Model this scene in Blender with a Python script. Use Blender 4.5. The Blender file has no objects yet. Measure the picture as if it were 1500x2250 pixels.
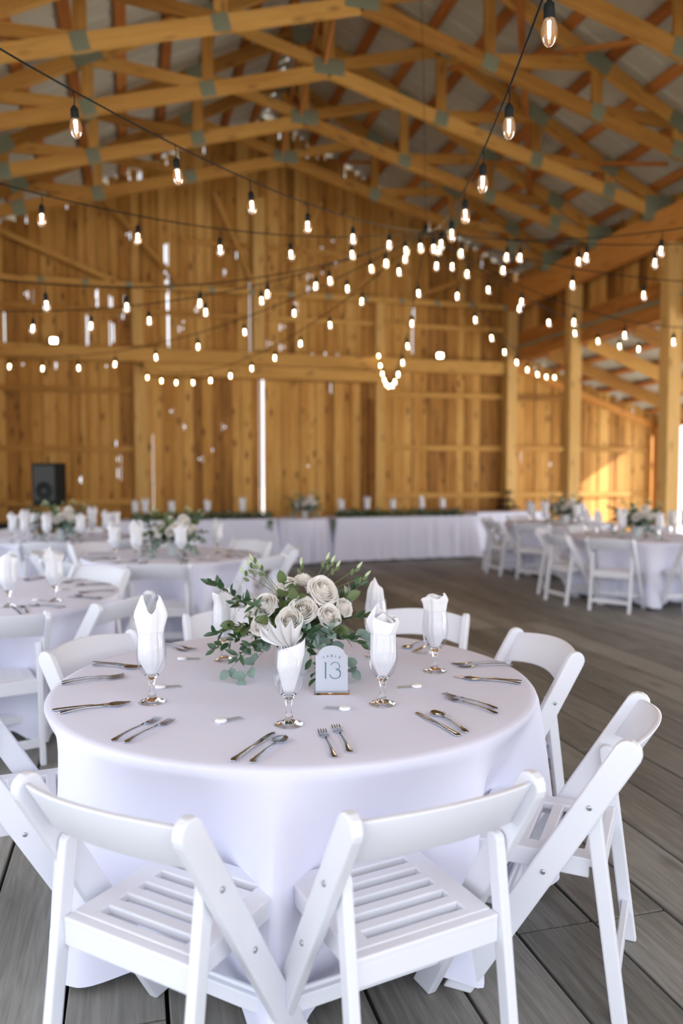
import bpy, math, random
from mathutils import Vector, Matrix
from math import sin, cos, pi, radians as R
random.seed(7)
SC = bpy.context.scene
COL = SC.collection

# ------------------------------------------------------------------ camera, world, lights, exposure
YAW, PITCH, H = R(15.12), R(2.963), 1.54
cam_d = bpy.data.cameras.new('camera'); cam = bpy.data.objects.new('camera', cam_d); COL.objects.link(cam)
cam_d.sensor_fit = 'VERTICAL'; cam_d.sensor_height = 36.0; cam_d.lens = 27.2
cam.location = (0, 0, H); cam.rotation_euler = (pi/2 - PITCH, 0, -YAW)
cam_d.dof.use_dof = True; cam_d.dof.focus_distance = 2.5; cam_d.dof.aperture_fstop = 1.3
cam_d.clip_end = 400
SC.camera = cam
SC.view_settings.view_transform = 'Standard'; SC.view_settings.look = 'None'
SC.view_settings.gamma = 1; SC.view_settings.use_curve_mapping = False
SC.view_settings.exposure = 0.0

wd = bpy.data.worlds.new('sky'); SC.world = wd; wd.use_nodes = True
bg = wd.node_tree.nodes['Background']; bg.inputs[0].default_value = (0.86, 0.92, 1.0, 1); bg.inputs[1].default_value = 2.3

def area(name, loc, rot, sx, sy, power, col, portal=False):
    d = bpy.data.lights.new(name, 'AREA'); d.shape = 'RECTANGLE'; d.size = sx; d.size_y = sy; d.energy = power; d.color = col
    o = bpy.data.objects.new(name, d); COL.objects.link(o); o.location = loc; o.rotation_euler = rot
    if portal: d.cycles.is_portal = True
    return o
# daylight through the open gable end behind the camera and the open side of the right aisle
area('open_end_daylight', (2.4, -4.2, 4.7), (R(60), 0, 0), 9.2, 4.8, 195, (0.86, 0.89, 1.0))
area('aisle_daylight', (11.4, 5.5, 1.25), (0, R(90), 0), 2.2, 17, 590, (0.91, 0.93, 1.0))
area('left_side_daylight', (-2.95, .8, 1.55), (0, R(-90), 0), 2.6, 14.5, 140, (0.76, 0.86, 1.0))

sun_d = bpy.data.lights.new('sun', 'SUN'); sun_d.energy = 17; sun_d.angle = R(1.5); sun_d.color = (1, .93, .88)
sun = bpy.data.objects.new('sun', sun_d); COL.objects.link(sun); sun.rotation_euler = Vector((-.66, .33, -.41)).to_track_quat('-Z', 'Y').to_euler()

# ------------------------------------------------------------------ materials
def M(name): 
    m = bpy.data.materials.new(name); m.use_nodes = True
    return m, m.node_tree, m.node_tree.nodes['Principled BSDF']
def simple(name, col, rough=.5, metal=0, spec=.5, **k):
    m, t, b = M(name); b.inputs['Base Color'].default_value = (*col, 1); b.inputs['Roughness'].default_value = rough
    b.inputs['Metallic'].default_value = metal; b.inputs['Specular IOR Level'].default_value = spec
    for a, v in k.items(): b.inputs[a.replace('_', ' ')].default_value = v
    return m
def noisy(name, c1, c2, scale=40, rough=.5, bump=.0, bscale=200, **k):
    m = simple(name, c1, rough, **k); t = m.node_tree; b = t.nodes['Principled BSDF']
    tc = t.nodes.new('ShaderNodeTexCoord'); n = t.nodes.new('ShaderNodeTexNoise'); n.inputs['Scale'].default_value = scale
    n.inputs['Detail'].default_value = 4
    r = t.nodes.new('ShaderNodeMix'); r.data_type = 'RGBA'; r.inputs[6].default_value = (*c1, 1); r.inputs[7].default_value = (*c2, 1)
    t.links.new(tc.outputs['Object'], n.inputs['Vector']); t.links.new(n.outputs[0], r.inputs[0]); t.links.new(r.outputs[2], b.inputs['Base Color'])
    if bump:
        n2 = t.nodes.new('ShaderNodeTexNoise'); n2.inputs['Scale'].default_value = bscale
        bp = t.nodes.new('ShaderNodeBump'); bp.inputs['Strength'].default_value = bump; bp.inputs['Distance'].default_value = .002
        t.links.new(tc.outputs['Object'], n2.inputs['Vector']); t.links.new(n2.outputs[0], bp.inputs['Height']); t.links.new(bp.outputs[0], b.inputs['Normal'])
    return m
def wood(name, dark, mid, light, rough=.65, knots=.5, grain=1.0, knotcol=(.12, .04, .012)):
    """grain follows the 'wc' attribute (x = along the board); 'tone' varies board by board"""
    m, t, b = M(name); N = t.nodes.new; L = t.links.new
    a = N('ShaderNodeAttribute'); a.attribute_name = 'wc'; to = N('ShaderNodeAttribute'); to.attribute_name = 'tone'
    mp = N('ShaderNodeMapping'); mp.inputs['Scale'].default_value = (1.6*grain, 26*grain, 26*grain); L(a.outputs['Vector'], mp.inputs[0])
    n = N('ShaderNodeTexNoise'); n.inputs['Scale'].default_value = 1; n.inputs['Detail'].default_value = 6; n.inputs['Roughness'].default_value = .6; n.inputs['Distortion'].default_value = .6
    L(mp.outputs[0], n.inputs['Vector'])
    mp3 = N('ShaderNodeMapping'); mp3.inputs['Scale'].default_value = (.9, 3.5, 3.5); L(a.outputs['Vector'], mp3.inputs[0])
    n3 = N('ShaderNodeTexNoise'); n3.inputs['Scale'].default_value = 1; n3.inputs['Detail'].default_value = 3; L(mp3.outputs[0], n3.inputs['Vector'])
    s = N('ShaderNodeMath'); s.operation = 'MULTIPLY_ADD'; L(n.outputs[0], s.inputs[0]); s.inputs[1].default_value = .75; L(to.outputs['Fac'], s.inputs[2])
    s2 = N('ShaderNodeMath'); s2.operation = 'MULTIPLY_ADD'; L(n3.outputs[0], s2.inputs[0]); s2.inputs[1].default_value = .55; L(s.outputs[0], s2.inputs[2])
    s3 = N('ShaderNodeMath'); s3.operation = 'SUBTRACT'; L(s2.outputs[0], s3.inputs[0]); s3.inputs[1].default_value = .62
    r = N('ShaderNodeValToRGB'); e = r.color_ramp.elements; e[0].position = .12; e[0].color = (*dark, 1); e[1].position = .9; e[1].color = (*light, 1)
    x = e.new(.5); x.color = (*mid, 1); L(s3.outputs[0], r.inputs[0])
    out = r.outputs[0]
    if knots:
        mk = N('ShaderNodeMapping'); mk.inputs['Scale'].default_value = (2.3, 6.2, 6.2); L(a.outputs['Vector'], mk.inputs[0])
        v = N('ShaderNodeTexVoronoi'); v.inputs['Scale'].default_value = 1; v.inputs['Randomness'].default_value = 1; L(mk.outputs[0], v.inputs['Vector'])
        kr = N('ShaderNodeValToRGB'); ke = kr.color_ramp.elements; ke[0].position = .09; ke[0].color = (knots,)*3+(1,); ke[1].position = .25; ke[1].color = (0, 0, 0, 1)
        L(v.outputs['Distance'], kr.inputs[0])
        mx = N('ShaderNodeMix'); mx.data_type = 'RGBA'; L(kr.outputs[0], mx.inputs[0]); L(out, mx.inputs[6]); mx.inputs[7].default_value = (*knotcol, 1); out = mx.outputs[2]
    L(out, b.inputs['Base Color']); b.inputs['Roughness'].default_value = rough; b.inputs['Specular IOR Level'].default_value = .25
    bp = N('ShaderNodeBump'); bp.inputs['Strength'].default_value = .25; bp.inputs['Distance'].default_value = .003; L(n.outputs[0], bp.inputs['Height']); L(bp.outputs[0], b.inputs['Normal'])
    return m
PINE = wood('pine', (.18, .07, .012), (.44, .205, .038), (.64, .365, .10), knots=.85)
BEAM = wood('beam_pine', (.25, .11, .019), (.44, .215, .044), (.60, .335, .085), knots=.5)
PURL = wood('purlin_pine', (.24, .075, .014), (.40, .14, .028), (.52, .21, .05), knots=.25)
ORNG = wood('orange_pine', (.30, .11, .02), (.52, .22, .045), (.66, .32, .08), knots=.4)
POSTW = wood('post_pine', (.35, .17, .04), (.53, .30, .08), (.66, .42, .15), knots=.45)
DECK = wood('deck', (.075, .075, .065), (.20, .195, .175), (.36, .36, .335), rough=.5, knots=.45, grain=2.2, knotcol=(.04, .035, .03))
WHITE = simple('white_resin', (.735, .75, .81), .38, spec=.4)
CLOTH = noisy('white_cloth', (.77, .78, .93), (.81, .82, .96), 3, .85, bump=.08, bscale=900, spec=.15)
NAPK = noisy('napkin_cloth', (.86, .85, .87), (.90, .89, .90), 20, .85, bump=.1, bscale=700, spec=.15)
for mm, f in ((CLOTH, .06), (NAPK, .22)):
    t = mm.node_tree; b = t.nodes['Principled BSDF']
    tr = t.nodes.new('ShaderNodeBsdfTranslucent'); tr.inputs[0].default_value = (.85, .85, .9, 1); mx = t.nodes.new('ShaderNodeMixShader'); mx.inputs[0].default_value = f
    t.links.new(b.outputs[0], mx.inputs[1]); t.links.new(tr.outputs[0], mx.inputs[2]); t.links.new(mx.outputs[0], t.nodes['Material Output'].inputs[0])
STEEL = simple('polished_steel', (.46, .50, .56), .13, 1)
BOLT = simple('zinc', (.5, .52, .55), .3, 1)
PLATE = noisy('gusset_steel', (.17, .19, .12), (.27, .29, .19), 60, .5, metal=.15)
ROOFM = noisy('roof_sheet', (.40, .38, .29), (.50, .47, .37), 1.5, .5, spec=.3)
BLACK = simple('black_rubber', (.010, .012, .011), .6, spec=.15)
GRILLE = noisy('speaker_mesh', (.012, .013, .012), (.03, .03, .028), 400, .6)
BADGE = simple('badge', (.45, .42, .3), .4, .6)
ROSE = noisy('rose_petal', (.95, .955, .96), (.975, .975, .98), 30, .6, spec=.3)
for mm in (ROSE,):
    t = mm.node_tree; b = t.nodes['Principled BSDF']; tr = t.nodes.new('ShaderNodeBsdfTranslucent'); tr.inputs[0].default_value = (.95, .9, .82, 1); mx = t.nodes.new('ShaderNodeMixShader'); mx.inputs[0].default_value = .5
    t.links.new(b.outputs[0], mx.inputs[1]); t.links.new(tr.outputs[0], mx.inputs[2]); t.links.new(mx.outputs[0], t.nodes['Material Output'].inputs[0])
    b = mm.node_tree.nodes['Principled BSDF']; b.inputs['Subsurface Weight'].default_value = .15; b.inputs['Subsurface Radius'].default_value = (.02, .015, .01)
LEAFD = noisy('dark_leaf', (.018, .055, .022), (.05, .11, .045), 25, .4)
LEAFE = noisy('eucalyptus_leaf', (.14, .21, .18), (.24, .33, .28), 25, .6)
LEAFO = noisy('olive_leaf', (.07, .11, .035), (.14, .19, .07), 25, .45)
STEM = simple('stem_green', (.10, .16, .05), .6)
BUD = simple('bud', (.45, .52, .30), .6)
VASEM = simple('frosted_vase', (.70, .76, .76), .45, Transmission_Weight=.25)
WAXM = simple('wax', (.86, .86, .90), .3)
INK = simple('teal_ink', (.03, .16, .24), .5)
INK2 = simple('grey_ink', (.22, .28, .33), .5)
SILV = simple('silver_ink', (.5, .52, .58), .3, .6)
GRND = noisy('pale_gravel', (.50, .48, .45), (.62, .60, .56), 3, .9)
GREYB = simple('grey_paint', (.42, .44, .42), .6)
REDB = simple('red_cloth', (.5, .06, .05), .7)
def glass(name, col=(1, 1, 1), rough=0.0, ior=1.45):
    m, t, b = M(name); b.inputs['Base Color'].default_value = (*col, 1); b.inputs['Roughness'].default_value = rough
    b.inputs['Transmission Weight'].default_value = 1; b.inputs['IOR'].default_value = ior
    return m
GLASS = glass('clear_glass', (.97, .98, 1))
m_ = bpy.data.materials.new('thin_glass'); m_.use_nodes = True; THIN = m_; t = m_.node_tree; t.nodes.remove(t.nodes['Principled BSDF'])
ta = t.nodes.new('ShaderNodeBsdfTransparent'); ta.inputs[0].default_value = (.955, .965, .985, 1); tg = t.nodes.new('ShaderNodeBsdfGlossy'); tg.inputs['Roughness'].default_value = .02
lw_ = t.nodes.new('ShaderNodeLayerWeight'); lw_.inputs[0].default_value = .5; pw = t.nodes.new('ShaderNodeMath'); pw.operation = 'POWER'; pw.inputs[1].default_value = 4
t.links.new(lw_.outputs['Facing'], pw.inputs[0]); fr = t.nodes.new('ShaderNodeMath'); fr.operation = 'MULTIPLY_ADD'; fr.inputs[1].default_value = .6; fr.inputs[2].default_value = .05; t.links.new(pw.outputs[0], fr.inputs[0]); tm = t.nodes.new('ShaderNodeMixShader')
t.links.new(fr.outputs[0], tm.inputs[0]); t.links.new(ta.outputs[0], tm.inputs[1]); t.links.new(tg.outputs[0], tm.inputs[2]); t.links.new(tm.outputs[0], t.nodes['Material Output'].inputs[0])
FROST = simple('frosted_acrylic', (.68, .71, .78), .45, Transmission_Weight=.35)
ACRY = glass('clear_acrylic', (.95, .97, 1), .02, 1.2)
def emit(name, col, s, mix=None):
    m = bpy.data.materials.new(name); m.use_nodes = True; t = m.node_tree; t.nodes.remove(t.nodes['Principled BSDF'])
    e = t.nodes.new('ShaderNodeEmission'); e.inputs[0].default_value = (*col, 1); e.inputs[1].default_value = s
    out = t.nodes['Material Output']
    if mix is None: t.links.new(e.outputs[0], out.inputs[0])
    else:
        a = t.nodes.new('ShaderNodeBsdfTransparent'); a.inputs[0].default_value = (1, .93, .84, 1)
        g = t.nodes.new('ShaderNodeBsdfGlossy'); g.inputs['Roughness'].default_value = .05
        lw = t.nodes.new('ShaderNodeLayerWeight'); lw.inputs[0].default_value = .25
        m1 = t.nodes.new('ShaderNodeMixShader'); t.links.new(lw.outputs['Fresnel'], m1.inputs[0]); t.links.new(a.outputs[0], m1.inputs[1]); t.links.new(g.outputs[0], m1.inputs[2])
        ad = t.nodes.new('ShaderNodeAddShader'); t.links.new(m1.outputs[0], ad.inputs[0]); t.links.new(e.outputs[0], ad.inputs[1]); t.links.new(ad.outputs[0], out.inputs[0])
    m.cycles.emission_sampling = 'NONE'
    return m
FILA = emit('filament', (1.0, .74, .45), 55)
BULBG = emit('bulb_glass', (1.0, .55, .28), .16, mix=1)
FLOODM = emit('flood_lens', (1.0, .93, .78), 60)

# ------------------------------------------------------------------ mesh helpers
class MB:
    def __init__(s): s.v = []; s.f = []; s.w = []; s.t = []; s.sm = []
    def add(s, vs, fs, wc=None, tone=.5, smooth=False):
        o = len(s.v); s.v += [tuple(x) for x in vs]; s.f += [tuple(i+o for i in q) for q in fs]
        s.w += [tuple(x) for x in (wc if wc is not None else vs)]; s.t += [tone]*len(vs); s.sm += [smooth]*len(fs)
    def box(s, c, d, tone=None, axis=2, rot=None, off=None):
        """axis-aligned box centre c, size d; grain along `axis`"""
        tone = random.uniform(.2, .8) if tone is None else tone
        off = off if off is not None else (random.uniform(0, 90), random.uniform(0, 9), random.uniform(0, 9))
        vs = []; wc = []
        for x in (-.5, .5):
            for y in (-.5, .5):
                for z in (-.5, .5):
                    l = (x*d[0], y*d[1], z*d[2]); v = Vector(l)
                    if rot is not None: v = rot @ v
                    vs.append((c[0]+v[0], c[1]+v[1], c[2]+v[2]))
                    g = [l[axis], l[(axis+1) % 3], l[(axis+2) % 3]]; wc.append((g[0]+off[0], g[1]+off[1], g[2]+off[2]))
        s.add(vs, [(0, 1, 3, 2), (4, 6, 7, 5), (0, 4, 5, 1), (2, 3, 7, 6), (0, 2, 6, 4), (1, 5, 7, 3)], wc, tone)
    def beam(s, a, b, wd, ht, tone=None, up=(0, 0, 1)):
        a = Vector(a); b = Vector(b); x = (b-a); L = x.length; x.normalize(); u = Vector(up); y = u.cross(x)
        if y.length < 1e-4: y = Vector((0, 1, 0)).cross(x)
        y.normalize(); z = x.cross(y); s.box((a+b)/2, (L, wd, ht), tone, 0, Matrix((x, y, z)).transposed())
    def prism(s, poly, x0, x1, axis=0, tone=.5):
        """extrude a 2-D polygon (the two other axes) along `axis`"""
        n = len(poly); vs = []
        for X in (x0, x1):
            for p, q in poly: vs.append((X, p, q) if axis == 0 else ((p, X, q) if axis == 1 else (p, q, X)))
        fs = [tuple(range(n))[::-1], tuple(range(n, 2*n))] + [(i, (i+1) % n, n+(i+1) % n, n+i) for i in range(n)]
        s.add(vs, fs, None, tone)
    def tube(s, pts, r, n=8, cap=True):
        pts = [Vector(p) for p in pts]; rs = r if isinstance(r, (list, tuple)) else [r]*len(pts)
        vs = []; fs = []; prev = None
        for i, p in enumerate(pts):
            d = (pts[min(i+1, len(pts)-1)]-pts[max(i-1, 0)]); d = d.normalized() if d.length > 0 else Vector((0, 0, 1))
            if prev is None: y = d.orthogonal().normalized()
            else:
                y = prev-d*prev.dot(d); y = y.normalized() if y.length > 1e-6 else d.orthogonal().normalized()
            prev = y; z = d.cross(y)
            for k in range(n): a = 2*pi*k/n; vs.append(p+(y*cos(a)+z*sin(a))*rs[i])
        for i in range(len(pts)-1):
            for k in range(n): fs.append((i*n+k, i*n+(k+1) % n, (i+1)*n+(k+1) % n, (i+1)*n+k))
        if cap: fs += [tuple(range(n))[::-1], tuple((len(pts)-1)*n+k for k in range(n))]
        s.add(vs, fs, None, .5, True)
    def lathe(s, prof, n=32, c=(0, 0, 0), closed=False):
        vs = []; fs = []
        for r, z in prof:
            for k in range(n): a = 2*pi*k/n; vs.append((c[0]+r*cos(a), c[1]+r*sin(a), c[2]+z))
        m = len(prof)
        for i in range(m if closed else m-1):
            j = (i+1) % m
            for k in range(n): fs.append((i*n+k, i*n+(k+1) % n, j*n+(k+1) % n, j*n+k))
        s.add(vs, fs, None, .5, True)
    def loft(s, secs, cap=True, smooth=True):
        n = len(secs[0]); vs = [p for q in secs for p in q]; fs = []
        for i in range(len(secs)-1):
            for k in range(n): fs.append((i*n+k, i*n+(k+1) % n, (i+1)*n+(k+1) % n, (i+1)*n+k))
        if cap: fs += [tuple(range(n))[::-1], tuple((len(secs)-1)*n+k for k in range(n))]
        s.add(vs, fs, None, .5, smooth)
    def grid(s, P, closed_u=False, smooth=True):
        nu = len(P); nv = len(P[0]); vs = [p for q in P for p in q]; fs = []
        for i in range(nu if closed_u else nu-1):
            for k in range(nv-1): j = (i+1) % nu; fs.append((i*nv+k, j*nv+k, j*nv+k+1, i*nv+k+1))
        s.add(vs, fs, None, .5, smooth)
    def mesh(s, name):
        me = bpy.data.meshes.new(name); me.from_pydata(s.v, [], s.f)
        a = me.attributes.new('wc', 'FLOAT_VECTOR', 'POINT'); a.data.foreach_set('vector', [c for w in s.w for c in w])
        a = me.attributes.new('tone', 'FLOAT', 'POINT'); a.data.foreach_set('value', s.t)
        me.polygons.foreach_set('use_smooth', s.sm); me.update(); return me
    def obj(s, name, mat, parent=None, loc=None, rz=0, bevel=0, solid=0, sub=0):
        o = bpy.data.objects.new(name, s.mesh(name)); COL.objects.link(o); o.data.materials.append(mat)
        if parent is not None: o.parent = parent
        if loc is not None: o.location = loc
        o.rotation_euler[2] = rz
        if solid: m = o.modifiers.new('solid', 'SOLIDIFY'); m.thickness = solid; m.offset = 0
        if bevel: m = o.modifiers.new('bevel', 'BEVEL'); m.width = bevel; m.segments = 2; m.limit_method = 'ANGLE'; m.angle_limit = R(40)
        if sub: m = o.modifiers.new('sub', 'SUBSURF'); m.levels = sub; m.render_levels = sub
        return o
def tag(o, label=None, cat=None, group=None, kind=None):
    if label: o['label'] = label
    if cat: o['category'] = cat
    if group: o['group'] = group
    if kind: o['kind'] = kind
    return o
def empty(name, loc=(0, 0, 0), rz=0):
    o = bpy.data.objects.new(name, None); COL.objects.link(o); o.location = loc; o.rotation_euler[2] = rz; o.empty_display_size = .1
    return o
KIDS = {}
def kids(o): return list(o.children)
def copy_tree(o, parent=None):
    c = o.copy(); COL.objects.link(c)
    if parent is not None: c.parent = parent
    for k in kids(o): copy_tree(k, c)
    return c
def place(o, loc, rz=0, label=None, group=None):
    o.location = loc; o.rotation_euler[2] = rz
    if label: o['label'] = label
    if group: o['group'] = group
    return o
USED = set()
def inst(proto, loc, rz, label, group=None):
    if proto.name in USED: o = copy_tree(proto)
    else: USED.add(proto.name); o = proto
    return place(o, loc, rz, label, group)

# ------------------------------------------------------------------ structure: floor
W = 14.55           # inner face of the gable wall
mb = MB(); x = -6.5
while x < 12.0:
    y = -4.6+random.uniform(-3, 0)
    while y < W+.1:
        L = random.choice((2.9, 3.6, 4.3, 4.9)); y1 = min(y+L, W+.15); y0 = max(y, -4.6)
        if y1-y0 > .1:
            dz = random.uniform(-.002, .002); mb.box((x+.1425, (y0+y1)/2, -.02+dz), (.274, y1-y0-.008, .04), random.uniform(.25, .6), 1)
        y += L
    x += .286
fl = mb.obj('floor', DECK, bevel=.004); tag(fl, 'weathered grey plank floor', kind='structure')
g = MB(); g.box((3, 6, -.30), (160, 160, .1)); tag(g.obj('ground_outside', GRND), kind='structure')
g = MB(); g.box((2.75, 3.5, -.16), (18.5, 22.2, .12)); tag(g.obj('underfloor_shade_slab', simple('underfloor_shade', (.05, .04, .03), .9)), kind='structure')  # added dark slab below the planks, shade of the gaps put into its colour

# ------------------------------------------------------------------ structure: walls with open gaps
RX, LX = 7.45, -2.62
def roof_z(x):
    if x <= 7.62: return 8.17-.5*abs(x-2.5)
    return 4.04-.35*(x-7.57)
SLITS = [(0.63,5.13,5.65,.018),(0.64,4.83,5.01,.018),(0.66,4.44,4.77,.018),(0.67,3.86,4.4,.02),(-0.57,4.61,4.75,.011),(-0.56,4.45,4.56,.011),(-0.31,4.46,4.65,.011),
 (-0.09,4.48,4.7,.005),(-0.12,4.28,4.38,.01),(-0.29,3.86,4.19,.012),(5.41,4.42,4.77,.014),(3.73,3.06,3.25,.010),(7.79,1.74,1.98,.012),
 (-2.11,3.7,4.26,.002),(-1.83,3.7,4.27,.0015),(-0.72,3.8,4.29,.006),(-1.62,4.44,4.71,.003),(-0.27,1.97,2.1,.010),(-0.25,1.74,1.8,.008),(-0.25,1.43,1.6,.007),
 (0.36,0.68,2.18,.0014),(2.2,3.81,5.2,.0012),(5.43,3.94,4.40,.004),(5.68,3.95,4.36,.004),(4.26,.6,2.9,.004),(2.40,.60,3.27,.026)]
DOTS = [(-0.03,5.78),(1.98,5.57),(1.72,5.24),(3.35,5.26),(3.82,5.54),(3.56,5.34),(3.31,5.03),(3.31,4.92),(3.06,4.71),(3.06,4.6),(1.2,4.49),(0.94,4.28),(0.93,4.16),(-1.81,3.41),
 (-1.26,3.42),(-0.42,3.43),(2.81,4.28),(2.56,3.96),(2.81,3.9),(0.7,2.65),(0.95,2.37),(1.69,2.38),(1.45,1.95),(1.21,1.78),(3.27,1.65),(-0.9,1.4),(-1.75,4.63),(8.47,1.7),(10.55,2.02),(3.55,5.81),(3.76,5.95),(3.36,3.79),(3.61,3.79),(3.87,3.79)]
HOLES = [(a-w*.75, a+w*.75, b, c) for a, b, c, w in SLITS] + [(a-.011, a+.011, b-.015, b+.015) for a, b in DOTS]
def board(mb, x0, x1, z0, z1, y, th, tone):
    off = (random.uniform(0, 90), random.uniform(0, 9), random.uniform(0, 9))
    hs = [h for h in HOLES if h[1] > x0 and h[0] < x1 and h[3] > z0 and h[2] < z1]
    xs = sorted(set([x0, x1]+[min(max(v, x0), x1) for h in hs for v in h[:2]])); zs = sorted(set([z0, z1]+[min(max(v, z0), z1) for h in hs for v in h[2:]]))
    for i in range(len(zs)-1):
        zc = (zs[i]+zs[i+1])/2
        row = [j for j in range(len(xs)-1) if not any(h[0] <= (xs[j]+xs[j+1])/2 <= h[1] and h[2] <= zc <= h[3] for h in hs)]
        k = 0
        while k < len(row):
            e = k
            while e+1 < len(row) and row[e+1] == row[e]+1: e += 1
            a, b = xs[row[k]], xs[row[e]+1]
            c = ((a+b)/2, y, zc); o = (off[0]+zc, off[1]+(a+b)/2, off[2])
            if b-a > 1e-4 and zs[i+1]-zs[i] > 1e-4: mb.box(c, (b-a, th, zs[i+1]-zs[i]), tone, 2, off=o)
            k = e+1
def board_wall(x0, x1, zf0, zf1, y, wmin=.13, wmax=.25, gap=.013, alt=.014):
    mb = MB(); x = x0; k = 0
    while x < x1-.02:
        w = random.uniform(wmin, wmax); xe = min(x+w, x1)
        zt = min(zf1(x), zf1(xe)); zb = zf0
        back = k % 2
        ov = 0
        board(mb, x-ov+gap/2, xe+ov-gap/2, zb, zt, y+.0125+(alt+.003)*back, .022, random.uniform(.25, .8))
        x = xe; k += 1
    return mb
# main gable wall left of the door, above the door, right of the door, aisle wall
for nm, a, b, z0, zf in (('wall_back', LX-.1, .22, 0, roof_z), ('wall_back_upper', .22, 4.62, 3.28, roof_z), ('wall_back_right', 4.62, 7.60, 0, roof_z), ('wall_aisle_back', 7.60, 11.25, 0, roof_z)):
    tag(board_wall(a, b, z0, zf, W).obj(nm, PINE), kind='structure')
for nm, a, b in (('door_1', .22, 2.387), ('door_2', 2.413, 4.62)):
    tag(board_wall(a, b, .04, lambda x: 3.36, W+.02, .15, .2, .005, .016).obj(nm, PINE), kind='structure')
# dark battens outside the hidden gaps, so only the real slits let daylight in
HOLES = [(a-.055, b+.055, c-.05, d+.05) for a, b, c, d in HOLES]
mb = MB(); x = LX-.1
while x < 11.2:
    board(mb, x, x+.6, 0, min(roof_z(x), roof_z(x+.6)), W+.10, .02, .3); x += .6
tag(mb.obj('wall_back_sheathing', PINE), kind='structure')
# left side: open below, boarded above head height, closed at the far end
mb = MB(); y = -4.2
while y < W:
    w = random.uniform(.14, .24); ye = min(y+w, W)
    zb = 3.0 if y < 12.4 else 0
    mb.box((LX-.14-(.02 if int(y*50) % 2 else 0), (y+ye)/2, (zb+5.4)/2), (.022, w+.03, 5.4-zb), random.uniform(.1, .8), 2); y = ye
tag(mb.obj('wall_left', PINE), kind='structure')
# upper boards over the right ledger, behind the girder
mb = MB(); y = -4.2
while y < W:
    w = random.uniform(.16, .24); mb.box((7.66+(.02 if random.random() < .5 else 0), y+w/2, 4.75), (.022, w+.02, 1.9), random.uniform(.1, .8), 2); y += w
tag(mb.obj('wall_right_upper', PINE), kind='structure')
mb = MB(); mb.box((9.5, -4.25, 1.75), (3.7, .03, 3.5), None, 2); tag(mb.obj('wall_aisle_front', PINE), kind='structure')

# ------------------------------------------------------------------ structure: roof
def slope_sheet(x0, z0, x1, z1, ya, yb, name, rib=.30):
    mb = MB(); L = math.hypot(x1-x0, z1-z0); ux, uz = (x1-x0)/L, (z1-z0)/L; nx, nz = -uz, ux
    if nz < 0: nx, nz = -nx, -nz
    ys = []; y = ya
    while y < yb:
        ys += [(y, 0), (y+rib*.72, 0), (y+rib*.80, .022), (y+rib*.92, .022)]; y += rib
    P = [[(x0+nx*h, yy, z0+nz*h), (x1+nx*h, yy, z1+nz*h)] for yy, h in ys]
    mb.grid(P, smooth=False)
    return mb.obj(name, ROOFM, solid=.004)
PK = 8.15
tag(slope_sheet(2.5, PK, 8.0, PK-.5*5.5, -4.5, W+.3, 'ceiling_right'), kind='structure')
tag(slope_sheet(2.5, PK, -3.1, PK-.5*5.6, -4.5, W+.3, 'ceiling_left'), kind='structure')
tag(slope_sheet(7.55, 4.02, 11.35, 4.02-.35*3.8, -4.5, W+.3, 'ceiling_aisle'), kind='structure')

purl = []
def purlin(x, z, ang, w=.14, h=.04, label='rough sawn roof purlin running lengthwise above the trusses', grp='roof purlins', mat=PURL, y0=-4.3, y1=W):
    mb = MB(); n = 4
    for i in range(n):
        a = y0+(y1-y0)*i/n; b = y0+(y1-y0)*(i+1)/n
        mb.box((0, (a+b)/2, 0), (w, b-a-.003, h), None, 1)
    o = mb.obj('roof_purlin', mat); o.location = (x, 0, z); o.rotation_euler = (0, ang, 0); tag(o, label, 'purlin', grp); return o
aR = math.atan(.5); OR_ = ['first', 'second', 'third', 'fourth', 'fifth', 'sixth', 'seventh', 'eighth', 'ninth', 'tenth', 'eleventh', 'twelfth']
for k in range(10):
    d = .25+.58*k
    for s_ in (1, -1):
        purlin(2.5+s_*d, PK-.5*d-.035, s_*aR, label='rough sawn purlin of the %s roof slope, %s below the ridge' % ('right' if s_ > 0 else 'left', OR_[k]), grp='purlins of the %s roof slope' % ('right' if s_ > 0 else 'left'))
aA = math.atan(.35)
for k in range(6):
    d = .35+.58*k
    purlin(7.55+d, 4.02-.35*d-.035, aA, label='purlin under the low aisle roof, %s from its upper edge' % OR_[k], grp='aisle roof purlins')

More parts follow.
